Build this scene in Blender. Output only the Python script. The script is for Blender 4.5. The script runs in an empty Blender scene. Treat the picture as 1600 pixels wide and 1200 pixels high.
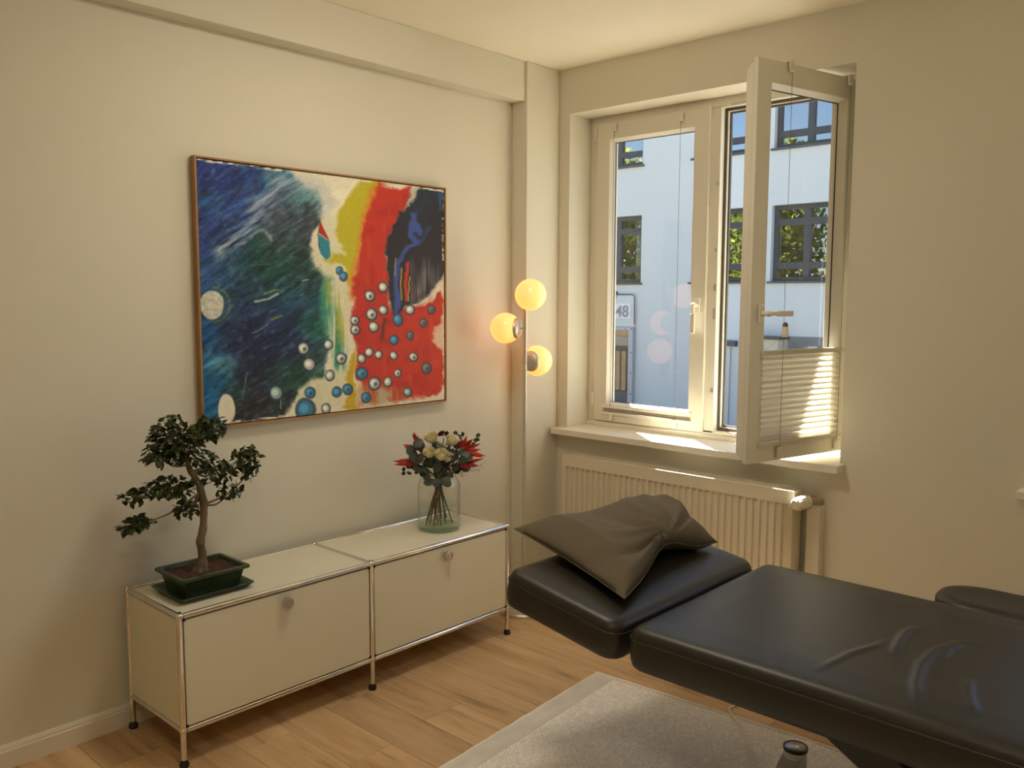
import bpy, bmesh, math, random
import numpy as np
from mathutils import Vector, Matrix

random.seed(7)
PI = math.pi
scn = bpy.context.scene
COL = scn.collection

# ------------------------------------------------------------------ camera
CAM_POS = Vector((-1.2198, -2.9399, 1.4848))
YAW, PITCH, ROLL, FPX = 0.7458, -0.0989, 0.0038, 1353.41
_f = Vector((math.cos(PITCH)*math.cos(YAW), math.cos(PITCH)*math.sin(YAW), math.sin(PITCH)))
_r = _f.cross(Vector((0, 0, 1))).normalized()
_u = _r.cross(_f)
_r2 = math.cos(ROLL)*_r + math.sin(ROLL)*_u
_u2 = -math.sin(ROLL)*_r + math.cos(ROLL)*_u
cam_data = bpy.data.cameras.new('camera')
cam_data.sensor_width = 36.0
cam_data.lens = FPX/1600*36.0
cam_data.clip_end = 200
cam = bpy.data.objects.new('camera', cam_data)
M3 = Matrix((_r2, _u2, -_f)).transposed()
cam.matrix_world = Matrix.Translation(CAM_POS) @ M3.to_4x4()
COL.objects.link(cam)
scn.camera = cam

# ------------------------------------------------------------------ sky, sun, exposure
SUN_EL = math.radians(60)
SUN_H = Vector((0.64, 0.768, 0)).normalized()         # horizontal direction towards the sun
world = bpy.data.worlds.new('sky')
scn.world = world
world.use_nodes = True
wt = world.node_tree
wt.nodes.clear()
w_out = wt.nodes.new('ShaderNodeOutputWorld')
w_bg = wt.nodes.new('ShaderNodeBackground')
w_sky = wt.nodes.new('ShaderNodeTexSky')
w_sky.sky_type = 'NISHITA'
w_sky.sun_disc = False
w_sky.sun_elevation = SUN_EL
w_sky.sun_rotation = math.atan2(SUN_H.x, SUN_H.y)
w_sky.dust_density = 0.0
w_sky.ozone_density = 2.5
w_bg.inputs['Strength'].default_value = SKY_STRENGTH = 0.35
wt.links.new(w_sky.outputs[0], w_bg.inputs[0])
wt.links.new(w_bg.outputs[0], w_out.inputs[0])

sun_data = bpy.data.lights.new('sun', 'SUN')
sun_data.energy = 58.0
sun_data.angle = math.radians(0.55)
sun_data.color = (1.0, 0.92, 0.78)
sun = bpy.data.objects.new('sun', sun_data)
sd = Vector((SUN_H.x*math.cos(SUN_EL), SUN_H.y*math.cos(SUN_EL), math.sin(SUN_EL)))
sun.rotation_euler = sd.to_track_quat('Z', 'Y').to_euler()
sun.location = (6, 4, 9)
COL.objects.link(sun)

for py in (-0.872, -2.972):                            # sampling portals in the window openings
    pd = bpy.data.lights.new('sky_portal', 'AREA')
    pd.shape = 'RECTANGLE'
    pd.size, pd.size_y = 1.40, 1.55
    pd.cycles.is_portal = True
    po = bpy.data.objects.new('sky_portal', pd)
    po.location = (2.58, py, 1.61)
    po.rotation_euler = Vector((1, 0, 0)).to_track_quat('Z', 'Y').to_euler()
    COL.objects.link(po)

scn.view_settings.view_transform = 'Standard'
scn.view_settings.look = 'None'
scn.view_settings.gamma = 1.0
scn.view_settings.use_curve_mapping = False
scn.view_settings.exposure = 0.0
cy = scn.cycles
cy.use_denoising = True
try:
    cy.denoiser = 'OPENIMAGEDENOISE'
    cy.denoising_input_passes = 'RGB_ALBEDO_NORMAL'
except Exception:
    pass
cy.max_bounces = 14
cy.diffuse_bounces = 8
cy.glossy_bounces = 6
cy.transmission_bounces = 8
cy.transparent_max_bounces = 24
cy.sample_clamp_indirect = 6.0
cy.caustics_reflective = False
cy.caustics_refractive = False

# ------------------------------------------------------------------ helpers
def lin(c):
    return tuple(((x/255)/12.92 if x/255 <= 0.04045 else ((x/255+0.055)/1.055)**2.4) for x in c)

class MB:
    """collects shapes; build() links them as one mesh object"""
    def __init__(self):
        self.v, self.f = [], []
    def add(self, vs, fs):
        o = len(self.v)
        self.v += [tuple(p) for p in vs]
        self.f += [tuple(i+o for i in q) for q in fs]
        return self
    def box(self, x0, x1, y0, y1, z0, z1):
        x0, x1 = sorted((x0, x1)); y0, y1 = sorted((y0, y1)); z0, z1 = sorted((z0, z1))
        vs = [(x, y, z) for x in (x0, x1) for y in (y0, y1) for z in (z0, z1)]
        return self.add(vs, [(0, 1, 3, 2), (4, 6, 7, 5), (0, 4, 5, 1), (2, 3, 7, 6), (0, 2, 6, 4), (1, 5, 7, 3)])
    def obox(self, c, ax, h):
        c = Vector(c); a = [Vector(q) for q in ax]
        vs = [c+a[0]*(h[0]*i)+a[1]*(h[1]*j)+a[2]*(h[2]*k) for i in (-1, 1) for j in (-1, 1) for k in (-1, 1)]
        return self.add(vs, [(0, 1, 3, 2), (4, 6, 7, 5), (0, 4, 5, 1), (2, 3, 7, 6), (0, 2, 6, 4), (1, 5, 7, 3)])
    def tube(self, pts, rad, seg=10, cap=True):
        pts = [Vector(p) for p in pts]
        n = len(pts)
        if not hasattr(rad, '__len__'):
            rad = [rad]*n
        t0 = (pts[1]-pts[0]).normalized()
        a = t0.orthogonal().normalized()
        vs, fs = [], []
        for i, p in enumerate(pts):
            t = (pts[min(i+1, n-1)]-pts[max(i-1, 0)]).normalized()
            a = (a-t*a.dot(t))
            a = a.normalized() if a.length > 1e-6 else t.orthogonal().normalized()
            b = t.cross(a)
            for k in range(seg):
                w = 2*PI*k/seg
                vs.append(p+(a*math.cos(w)+b*math.sin(w))*rad[i])
        for i in range(n-1):
            for k in range(seg):
                k2 = (k+1) % seg
                fs.append((i*seg+k, i*seg+k2, (i+1)*seg+k2, (i+1)*seg+k))
        if cap:
            fs.append(tuple(range(seg-1, -1, -1)))
            fs.append(tuple((n-1)*seg+k for k in range(seg)))
        return self.add(vs, fs)
    def cyl(self, p0, p1, r0, r1=None, seg=16, cap=True):
        return self.tube([p0, p1], [r0, r0 if r1 is None else r1], seg, cap)
    def lathe(self, prof, c=(0, 0, 0), seg=32, axis=None, closed=False):
        c = Vector(c)
        if axis is None:
            A, B, Z = Vector((1, 0, 0)), Vector((0, 1, 0)), Vector((0, 0, 1))
        else:
            Z = Vector(axis).normalized(); A = Z.orthogonal().normalized(); B = Z.cross(A)
        vs, fs, rings = [], [], []
        for r, z in prof:
            if r < 1e-6:
                rings.append([len(vs)]); vs.append(c+Z*z)
            else:
                s = len(vs)
                for k in range(seg):
                    w = 2*PI*k/seg
                    vs.append(c+Z*z+(A*math.cos(w)+B*math.sin(w))*r)
                rings.append(list(range(s, s+seg)))
        pairs = list(zip(rings[:-1], rings[1:]))
        if closed:
            pairs.append((rings[-1], rings[0]))
        for p, q in pairs:
            for k in range(seg):
                k2 = (k+1) % seg
                if len(p) == 1 and len(q) == 1:
                    continue
                if len(p) == 1:
                    fs.append((p[0], q[k2], q[k]))
                elif len(q) == 1:
                    fs.append((p[k], p[k2], q[0]))
                else:
                    fs.append((p[k], p[k2], q[k2], q[k]))
        return self.add(vs, fs)
    def sphere(self, c, r, seg=20, rings=12, sc=(1, 1, 1)):
        prof = [(r*math.sin(PI*i/rings), -r*math.cos(PI*i/rings)) for i in range(rings+1)]
        m = MB().lathe(prof, (0, 0, 0), seg)
        c = Vector(c)
        return self.add([(c.x+x*sc[0], c.y+y*sc[1], c.z+z*sc[2]) for x, y, z in m.v], m.f)
    def prism(self, poly, A, B, N, o, h):
        """2-D polygon in axes A,B from origin o, extruded h along N"""
        A, B, N, o = Vector(A), Vector(B), Vector(N), Vector(o)
        n = len(poly)
        vs = [o+A*x+B*y for x, y in poly]+[o+A*x+B*y+N*h for x, y in poly]
        fs = [tuple(range(n-1, -1, -1)), tuple(range(n, 2*n))]
        fs += [(i, (i+1) % n, n+(i+1) % n, n+i) for i in range(n)]
        return self.add(vs, fs)
    def ring(self, out, inn, A, B, N, o, n0, n1, inn1=None):
        """rectangular frame: out/inn=(a0,a1,b0,b1); inn1 = inner rectangle at depth n1 (sloped bead)"""
        A, B, N, o = Vector(A), Vector(B), Vector(N), Vector(o)
        def rc(q, n):
            return [o+A*a+B*b+N*n for a, b in ((q[0], q[2]), (q[1], q[2]), (q[1], q[3]), (q[0], q[3]))]
        vs = rc(out, n0)+rc(inn, n0)+rc(out, n1)+rc(inn1 or inn, n1)
        fs = []
        for i in range(4):
            j = (i+1) % 4
            fs += [(i, j, 4+j, 4+i), (8+j, 8+i, 12+i, 12+j), (j, i, 8+i, 8+j), (4+i, 4+j, 12+j, 12+i)]
        return self.add(vs, fs)
    def build(self, name, mat=None, parent=None, smooth=False, bevel=0.0, seg=2, angle=38):
        me = bpy.data.meshes.new(name)
        me.from_pydata(self.v, [], self.f)
        bm = bmesh.new(); bm.from_mesh(me)
        bmesh.ops.recalc_face_normals(bm, faces=bm.faces)
        bm.to_mesh(me); bm.free()
        return mesh_obj(name, me, mat, parent, smooth, bevel, seg, angle)

def mesh_obj(name, me, mat=None, parent=None, smooth=False, bevel=0.0, seg=2, angle=38):
    o = bpy.data.objects.new(name, me)
    COL.objects.link(o)
    if mat is not None:
        me.materials.append(mat)
    if parent is not None:
        o.parent = parent
    if bevel:
        md = o.modifiers.new('bevel', 'BEVEL')
        md.width = bevel; md.segments = seg; md.limit_method = 'ANGLE'
        smooth = True
    if smooth:
        me.polygons.foreach_set('use_smooth', [True]*len(me.polygons))
        me.set_sharp_from_angle(angle=math.radians(angle))
    return o

def tag(o, label=None, cat=None, group=None, kind=None):
    if label: o['label'] = label
    if cat: o['category'] = cat
    if group: o['group'] = group
    if kind: o['kind'] = kind
    return o

def empty(name, loc=(0, 0, 0), parent=None, rz=0.0):
    o = bpy.data.objects.new(name, None)
    o.empty_display_size = 0.1
    o.location = loc
    o.rotation_euler = (0, 0, rz)
    if parent is not None:
        o.parent = parent
    COL.objects.link(o)
    return o

def inst(name, me, parent, mw=None):
    o = bpy.data.objects.new(name, me)
    COL.objects.link(o)
    if parent is not None:
        o.parent = parent
    if mw is not None:
        o.matrix_basis = mw
    return o

def struct(o):
    o['kind'] = 'structure'
    return o

# ------------------------------------------------------------------ materials
def nodes_of(name):
    m = bpy.data.materials.new(name)
    m.use_nodes = True
    nt = m.node_tree
    return m, nt, nt.nodes['Principled BSDF']

def pmat(name, col, rough=0.5, metal=0.0, spec=0.5, vary=0.0, vscale=4.0, bump=0.0, bscale=60.0, coords='Object', stretch=(1, 1, 1), detail=4.0):
    m, nt, bs = nodes_of(name)
    bs.inputs['Base Color'].default_value = (*col, 1)
    bs.inputs['Roughness'].default_value = rough
    bs.inputs['Metallic'].default_value = metal
    bs.inputs['Specular IOR Level'].default_value = spec
    tc = nt.nodes.new('ShaderNodeTexCoord')
    mp = nt.nodes.new('ShaderNodeMapping')
    mp.inputs['Scale'].default_value = stretch
    nt.links.new(tc.outputs[coords], mp.inputs['Vector'])
    if vary:
        n = nt.nodes.new('ShaderNodeTexNoise')
        n.inputs['Scale'].default_value = vscale
        n.inputs['Detail'].default_value = detail
        nt.links.new(mp.outputs[0], n.inputs['Vector'])
        r = nt.nodes.new('ShaderNodeValToRGB')
        r.color_ramp.elements[0].position = 0.3
        r.color_ramp.elements[1].position = 0.7
        r.color_ramp.elements[0].color = (*[c*(1-vary) for c in col], 1)
        r.color_ramp.elements[1].color = (*[min(1, c*(1+vary)) for c in col], 1)
        nt.links.new(n.outputs['Fac'], r.inputs[0])
        nt.links.new(r.outputs[0], bs.inputs['Base Color'])
    if bump:
        n2 = nt.nodes.new('ShaderNodeTexNoise')
        n2.inputs['Scale'].default_value = bscale
        n2.inputs['Detail'].default_value = 3.0
        nt.links.new(mp.outputs[0], n2.inputs['Vector'])
        b = nt.nodes.new('ShaderNodeBump')
        b.inputs['Strength'].default_value = bump
        b.inputs['Distance'].default_value = 0.35/bscale
        nt.links.new(n2.outputs['Fac'], b.inputs['Height'])
        nt.links.new(b.outputs[0], bs.inputs['Normal'])
    return m

def glassmat(name, tint=(1, 1, 1), ior=1.5, rough=0.0, edge=1.0):
    """thin clear glass: tinted transparency with a Fresnel mirror on top"""
    m = bpy.data.materials.new(name)
    m.use_nodes = True
    nt = m.node_tree
    nt.nodes.clear()
    out = nt.nodes.new('ShaderNodeOutputMaterial')
    mix = nt.nodes.new('ShaderNodeMixShader')
    tr = nt.nodes.new('ShaderNodeBsdfTransparent')
    gl = nt.nodes.new('ShaderNodeBsdfGlossy')
    lw = nt.nodes.new('ShaderNodeLayerWeight')
    lw.inputs['Blend'].default_value = 0.5
    pw = nt.nodes.new('ShaderNodeMath'); pw.operation = 'POWER'; pw.inputs[1].default_value = 5.0
    f0 = ((ior-1)/(ior+1))**2
    fr = nt.nodes.new('ShaderNodeMath'); fr.operation = 'MULTIPLY_ADD'
    fr.inputs[1].default_value = (1-f0)*edge; fr.inputs[2].default_value = f0
    nt.links.new(lw.outputs['Facing'], pw.inputs[0]); nt.links.new(pw.outputs[0], fr.inputs[0])
    tr.inputs[0].default_value = (*tint, 1)
    gl.inputs['Roughness'].default_value = rough
    nt.links.new(fr.outputs[0], mix.inputs[0])
    nt.links.new(tr.outputs[0], mix.inputs[1])
    nt.links.new(gl.outputs[0], mix.inputs[2])
    nt.links.new(mix.outputs[0], out.inputs[0])
    return m

def leafmat(name, col, rough=0.45, transl=0.25, vary=0.35):
    m, nt, bs = nodes_of(name)
    bs.inputs['Roughness'].default_value = rough
    oi = nt.nodes.new('ShaderNodeObjectInfo')
    ge = nt.nodes.new('ShaderNodeNewGeometry')
    ad = nt.nodes.new('ShaderNodeMath'); ad.operation = 'ADD'
    fr = nt.nodes.new('ShaderNodeMath'); fr.operation = 'FRACT'
    nt.links.new(oi.outputs['Random'], ad.inputs[0])
    nt.links.new(ge.outputs['Random Per Island'], ad.inputs[1])
    nt.links.new(ad.outputs[0], fr.inputs[0])
    r = nt.nodes.new('ShaderNodeValToRGB')
    r.color_ramp.elements[0].color = (*[c*(1-vary) for c in col], 1)
    r.color_ramp.elements[1].color = (*[c*(1+vary) for c in col], 1)
    nt.links.new(fr.outputs[0], r.inputs[0])
    nt.links.new(r.outputs[0], bs.inputs['Base Color'])
    tl = nt.nodes.new('ShaderNodeBsdfTranslucent')
    nt.links.new(r.outputs[0], tl.inputs[0])
    mx = nt.nodes.new('ShaderNodeMixShader')
    mx.inputs[0].default_value = transl
    out = nt.nodes['Material Output']
    nt.links.new(bs.outputs[0], mx.inputs[1]); nt.links.new(tl.outputs[0], mx.inputs[2])
    nt.links.new(mx.outputs[0], out.inputs[0])
    return m

WARM = (0.67, 0.642, 0.54)
M_wall = pmat('wall_paint', WARM, 0.85, spec=0.2, vary=0.015, vscale=1.5, bump=0.05, bscale=220, coords='Object')
M_ceil = pmat('ceiling_paint', (0.90, 0.855, 0.735), 0.9, spec=0.15, vary=0.01, vscale=2, bump=0.04, bscale=150)
M_trim = pmat('white_lacquer', (0.74, 0.705, 0.60), 0.4, vary=0.01)
M_pvc = pmat('white_pvc', (0.70, 0.67, 0.575), 0.35, vary=0.01)
M_gask = pmat('dark_gasket', (0.035, 0.028, 0.02), 0.5)
M_brown = pmat('brown_outer_frame', (0.06, 0.045, 0.032), 0.4)
M_glass = glassmat('window_glass', (0.95, 0.965, 0.955), 1.75)
M_chrome = pmat('chrome', (0.82, 0.80, 0.76), 0.10, metal=1.0)
M_panel = pmat('powder_coated_panel', (0.71, 0.675, 0.53), 0.5, vary=0.01)
M_black = pmat('black_plastic', (0.012, 0.011, 0.01), 0.35)
M_leather = pmat('black_leather', (0.016, 0.0140, 0.0092), 0.42, spec=0.55, bump=0.04, bscale=500, vary=0.05, vscale=3)
M_steel = pmat('dark_bed_frame', (0.035, 0.032, 0.028), 0.4, metal=0.3)
M_out = pmat('outer_render', (0.6, 0.58, 0.54), 0.9)

# ------------------------------------------------------------------ room shell
XB, XW, XO = -2.6, 2.2, 2.6          # back wall, window wall inner face, outer face
YR, ZC = -5.3, 2.61                  # right wall, ceiling height
OP1 = (-0.165, -1.578, 0.828, 2.392) # opening of the window in view
OP2 = (-2.265, -3.678, 0.828, 2.392) # the next window along the same wall

struct(MB().box(XB-0.2, XO, 0, 0.25, -0.1, 3.0).build('wall_left', M_wall))
struct(MB().box(XB-0.2, XO, YR-0.25, YR, -0.1, 3.0).build('wall_right', M_wall))
struct(MB().box(XB-0.2, XB, YR, 0, -0.1, 3.0).build('wall_back', M_wall))
struct(MB().box(XB, XO, YR, 0, ZC, ZC+0.39).build('ceiling', M_ceil))
w = MB()
w.box(XW, XO, YR, 0, -0.1, OP1[2]-0.032)
w.box(XW, XO, YR, 0, OP1[3], ZC)
for a, b in ((0, OP1[0]), (OP1[1], OP2[0]), (OP2[1], YR)):
    w.box(XW, XO, a, b, OP1[2]-0.032, OP1[3])
struct(w.build('wall_front', M_wall))
struct(MB().box(XB, 1.955, -0.085, 0.0, 2.425, ZC).build('trim_1', M_wall, bevel=0.004))
struct(MB().box(1.955, XW, -0.098, 0.0, 0.0, ZC).build('trim_2', M_wall, bevel=0.004))

def baseboard(name, runs):
    m = MB()
    for (x0, y0, x1, y1, nx, ny) in runs:
        d = Vector((x1-x0, y1-y0, 0)); L = d.length; d.normalize()
        m.prism([(0, 0), (0.014, 0), (0.014, 0.058), (0.011, 0.062), (0.011, 0.067), (0.006, 0.076), (0, 0.078)],
                (nx, ny, 0), (0, 0, 1), d, (x0, y0, 0), L)
    return struct(m.build(name, M_trim, smooth=True, angle=25))
baseboard('baseboard_left', [(XB, 0, 1.955, 0, 0, -1), (1.955, 0, 1.955, -0.098, -1, 0), (1.941, -0.098, XW, -0.098, 0, -1)])
baseboard('baseboard_front', [(XW, -0.098, XW, YR, -1, 0)])
baseboard('baseboard_right', [(XB, YR, XW, YR, 0, 1)])
baseboard('baseboard_back', [(XB, 0, XB, YR, 1, 0)])

# floor: oak-look planks laid across the room
def wood_floor():
    m, nt, bs = nodes_of('oak_plank')
    tc = nt.nodes.new('ShaderNodeTexCoord')
    oi = nt.nodes.new('ShaderNodeObjectInfo')
    mu = nt.nodes.new('ShaderNodeMath'); mu.operation = 'MULTIPLY'; mu.inputs[1].default_value = 37.0
    nt.links.new(oi.outputs['Random'], mu.inputs[0])
    cx = nt.nodes.new('ShaderNodeCombineXYZ')
    nt.links.new(mu.outputs[0], cx.inputs[0]); nt.links.new(mu.outputs[0], cx.inputs[1])
    va = nt.nodes.new('ShaderNodeVectorMath'); va.operation = 'ADD'
    nt.links.new(tc.outputs['Object'], va.inputs[0]); nt.links.new(cx.outputs[0], va.inputs[1])
    mp = nt.nodes.new('ShaderNodeMapping'); mp.inputs['Scale'].default_value = (9.0, 0.9, 1)
    nt.links.new(va.outputs[0], mp.inputs['Vector'])
    n1 = nt.nodes.new('ShaderNodeTexNoise'); n1.inputs['Scale'].default_value = 1.6
    n1.inputs['Detail'].default_value = 7; n1.inputs['Roughness'].default_value = 0.62; n1.inputs['Distortion'].default_value = 0.6
    nt.links.new(mp.outputs[0], n1.inputs['Vector'])
    mp2 = nt.nodes.new('ShaderNodeMapping'); mp2.inputs['Scale'].default_value = (60, 3.0, 1)
    nt.links.new(va.outputs[0], mp2.inputs['Vector'])
    n2 = nt.nodes.new('ShaderNodeTexNoise'); n2.inputs['Scale'].default_value = 3; n2.inputs['Detail'].default_value = 3
    nt.links.new(mp2.outputs[0], n2.inputs['Vector'])
    mx = nt.nodes.new('ShaderNodeMath'); mx.operation = 'MULTIPLY_ADD'; mx.inputs[1].default_value = 0.22
    nt.links.new(n2.outputs['Fac'], mx.inputs[0]); nt.links.new(n1.outputs['Fac'], mx.inputs[2])
    r = nt.nodes.new('ShaderNodeValToRGB')
    e = r.color_ramp.elements
    e[0].position = 0.36; e[0].color = (0.27, 0.155, 0.072, 1)
    e[1].position = 0.82; e[1].color = (0.70, 0.49, 0.28, 1)
    k = e.new(0.55); k.color = (0.55, 0.355, 0.18, 1)
    nt.links.new(mx.outputs[0], r.inputs[0])
    hs = nt.nodes.new('ShaderNodeHueSaturation')
    m2 = nt.nodes.new('ShaderNodeMath'); m2.operation = 'MULTIPLY_ADD'; m2.inputs[1].default_value = 0.22; m2.inputs[2].default_value = 0.9
    nt.links.new(oi.outputs['Random'], m2.inputs[0]); nt.links.new(m2.outputs[0], hs.inputs['Value'])
    nt.links.new(r.outputs[0], hs.inputs['Color']); nt.links.new(hs.outputs[0], bs.inputs['Base Color'])
    bs.inputs['Roughness'].default_value = 0.42
    b = nt.nodes.new('ShaderNodeBump'); b.inputs['Strength'].default_value = 0.12; b.inputs['Distance'].default_value = 0.0006
    nt.links.new(n2.outputs['Fac'], b.inputs['Height']); nt.links.new(b.outputs[0], bs.inputs['Normal'])
    return m
M_oak = wood_floor()
floor = struct(MB().box(XB, XW, YR, 0, -0.1, -0.006).build('floor', pmat('plank_joint', (0.07, 0.04, 0.02), 0.8)))
PW, PL = 0.18, 1.22
joints = {1: -0.46, 2: -0.775, 3: -0.412, 4: -0.73, 5: -0.30}      # where a board ends, by row, as seen by the sideboard
pm = MB().box(-PW/2+0.0005, PW/2-0.0005, -PL/2+0.0005, PL/2-0.0005, -0.012, 0.0)
pmesh = {}
ix0 = int(math.floor(XB/PW)); ix1 = int(math.ceil(XW/PW))
for ix in range(ix0, ix1):
    j = joints.get(ix, -random.uniform(0.1, 1.2))
    a = j+PL
    while a > YR:
        b = a-PL
        xa, xb = max(ix*PW, XB), min((ix+1)*PW, XW)
        ya, yb = min(a, 0), max(b, YR)
        if ya-yb > 0.02 and xb-xa > 0.02:
            key = (round(xb-xa, 3), round(ya-yb, 3))
            if key not in pmesh:
                hx, hy = (xb-xa)/2-0.0006, (ya-yb)/2-0.0006
                t = MB().add([(-hx, -hy, -0.009), (hx, -hy, -0.009), (hx, hy, -0.009), (-hx, hy, -0.009),
                              (-hx, -hy, -0.0007), (hx, -hy, -0.0007), (hx, hy, -0.0007), (-hx, hy, -0.0007),
                              (-hx+.0008, -hy+.0008, 0), (hx-.0008, -hy+.0008, 0), (hx-.0008, hy-.0008, 0), (-hx+.0008, hy-.0008, 0)],
                             [(3, 2, 1, 0), (0, 1, 5, 4), (1, 2, 6, 5), (2, 3, 7, 6), (3, 0, 4, 7),
                              (4, 5, 9, 8), (5, 6, 10, 9), (6, 7, 11, 10), (7, 4, 8, 11), (8, 9, 10, 11)])
                me = bpy.data.meshes.new('plank'); me.from_pydata(t.v, [], t.f); me.materials.append(M_oak)
                pmesh[key] = me
            inst('plank', pmesh[key], floor, Matrix.Translation(((xa+xb)/2, (ya+yb)/2, 0)))
        a = b

# ------------------------------------------------------------------ windows
XF = 2.372                                            # room-side face of the fixed frame
def sash(parent, o, A, N, w, z0, z1, handle, label):
    """o: foot of the hinge line on the room-side face; A along the sash, N towards the room"""
    B = (0, 0, 1)
    st = 0.078
    m = MB()
    m.ring((0, w, z0, z1), (st, w-st, z0+st+0.004, z1-st-0.004), A, B, N, o, 0.0, -0.020)
    m.ring((0.013, w-0.013, z0+0.013, z1-0.013), (st, w-st, z0+st, z1-st), A, B, N, o, -0.0245, -0.048)
    m.ring((0.024, w-0.024, z0+0.024, z1-0.024), (st, w-st, z0+st, z1-st), A, B, N, o, -0.048, -0.074)
    s = m.build('sash', M_pvc, parent, bevel=0.002)
    s['label'] = label
    g = MB()
    g.ring((0.006, w-0.006, z0+0.006, z1-0.006), (st, w-st, z0+st, z1-st), A, B, N, o, -0.020, -0.0245)
    g.build('gasket', M_gask, s)
    b = MB()
    b.ring((st-0.002, w-st+0.002, z0+st, z1-st), (st, w-st, z0+st+0.004, z1-st-0.004), A, B, N, o, -0.001, -0.034,
           inn1=(st+0.014, w-st-0.014, z0+st+0.018, z1-st-0.018))
    b.build('glazing_bead', M_pvc, s)
    gl = MB()
    gl.ring((st, w-st, z0+st, z1-st), (st+0.017, w-st-0.017, z0+st+0.021, z1-st-0.021), A, B, N, o, -0.0345, -0.038)
    gl.build('glass_seal', M_gask, s)
    A_, N_, o_ = Vector(A), Vector(N), Vector(o)
    p = MB()
    q = [o_+A_*a+Vector((0, 0, z))-N_*0.040 for a, z in ((st-0.004, z0+st-0.004), (w-st+0.004, z0+st-0.004), (w-st+0.004, z1-st+0.004), (st-0.004, z1-st+0.004))]
    p.add(q, [(0, 1, 2, 3)])
    p.build('pane', M_glass, s)
    if handle:
        a, z, dirn = handle
        h = MB()
        c = o_+A_*a+Vector((0, 0, z))
        up = Vector((0, 0, 1))
        h.obox(c+N_*0.005, (A_, up, N_), (0.014, 0.034, 0.005))
        h.cyl(c+N_*0.008, c+N_*0.042, 0.010, 0.009, 14)
        d = Vector(dirn[0])*1.0 if False else (A_*dirn[0]+up*dirn[1])
        side = d.cross(N_)
        h.sphere(c+N_*0.042, 0.0125, 14, 10)
        h.tube([c+N_*0.042, c+N_*0.043+d*0.045], [0.009, 0.0075], 12)
        h.obox(c+N_*0.0435+d*0.085, (d, side, N_), (0.045, 0.0105, 0.0065))
        h.build('handle', M_pvc, s, bevel=0.0025)
    return s

def window_frame(root, op, half_open):
    y0, y1, zb, zt = op
    m = MB()
    N, A = (-1, 0, 0), (0, -1, 0)
    o = (XF, y0, 0)
    W = y0-y1
    mid = W/2
    # fixed frame: outer ring, a mullion, stepped rebate
    m.ring((0, W, zb-0.02, zt), (0.056, W-0.056, zb+0.040, zt-0.046), A, (0, 0, 1), N, o, 0.0, -0.062)
    m.box(XF, XF+0.062, y0-mid+0.034, y0-mid-0.034, zb+0.03, zt-0.04)
    m.box(XF-0.010, XF+0.004, y0, y1, zb-0.02, zb+0.022)
    f = m.build('window_frame', M_pvc, root, bevel=0.002)
    b = MB()
    for a0, a1 in ((0.056, mid-0.034), (mid+0.034, W-0.056)):
        b.ring((a0-0.002, a1+0.002, zb+0.038, zt-0.044), (a0+0.012, a1-0.012, zb+0.054, zt-0.058), A, (0, 0, 1), N, o, -0.034, -0.040)
        b.ring((a0-0.002, a1+0.002, zb+0.038, zt-0.044), (a0+0.022, a1-0.022, zb+0.064, zt-0.068), A, (0, 0, 1), N, o, -0.055, -0.0665)
    b.build('rebate_seal', M_brown, f)
    b = MB()
    for a0, a1 in ((0.056, mid-0.034), (mid+0.034, W-0.056)):
        b.ring((a0-0.004, a1+0.004, zb+0.036, zt-0.042), (a0+0.014, a1-0.014, zb+0.056, zt-0.060), A, (0, 0, 1), N, o, -0.040, -0.055)
    b.build('rebate', M_pvc, f)
    if half_open:
        k = MB()
        ym = y0-mid-0.034
        for z, hgt in ((1.39, 0.05), (1.52, 0.03), (1.05, 0.02), (2.0, 0.02), (1.70, 0.015)):
            k.box(XF-0.003, XF+0.001, ym+0.004, ym+0.016, z, z+hgt)
        k.box(XF-0.003, XF+0.002, ym-0.06, ym-0.16, zb+0.028, zb+0.040)
        k.box(XF-0.003, XF+0.002, ym-0.05, ym-0.14, zt-0.046, zt-0.034)
        k.build('lock_strike', pmat('zinc', (0.55, 0.5, 0.4), 0.35, metal=0.7), f)
    return f

win1 = struct(empty('window_1', (0, 0, 0)))
window_frame(win1, OP1, True)
MB().box(2.128, 2.384, -0.115, -1.598, OP1[2]-0.032, OP1[2]).build('window_sill', M_trim, win1, bevel=0.004)
sash(win1, (XF-0.016, -0.216, 0), (0, -1, 0), (-1, 0, 0), 0.640, 0.858, 2.357, (0.602, 1.455, (0, -1)), 'closed white window sash')
TH = math.radians(77)
UA = Vector((-math.sin(TH), math.cos(TH), 0)); UN = Vector((-math.cos(TH), -math.sin(TH), 0))
HP = Vector((2.36, -1.535, 0))
sash(win1, HP, UA, UN, 0.616, 0.860, 2.360, (0.562, 1.43, (-1, 0)), 'open white window sash swung into the room')
hg = MB()
for z in (2.27, 0.93):
    hg.cyl((XF-0.02, -0.208, z), (XF-0.02, -0.208, z+0.07), 0.006, seg=10)
    hg.cyl((XF-0.006, -1.548, z), (XF-0.006, -1.548, z+0.07), 0.007, seg=10)
hg.build('hinge', M_pvc, win1, smooth=True)

for wname, OP in (('window_2', OP2),):
    wn = struct(empty(wname, (0, 0, 0)))
    window_frame(wn, OP, False)
    MB().box(2.128, 2.384, OP[0]+0.043, OP[1]-0.043, OP[2]-0.032, OP[2]).build('window_sill', M_trim, wn, bevel=0.004)
    sash(wn, (XF-0.016, OP[0]-0.051, 0), (0, -1, 0), (-1, 0, 0), 0.640, 0.858, 2.357, (0.602, 1.455, (0, -1)), 'closed white window sash')
    sash(wn, (XF-0.016, OP[1]+0.051, 0), (0, 1, 0), (-1, 0, 0), 0.640, 0.858, 2.357, None, 'closed white window sash')

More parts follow.
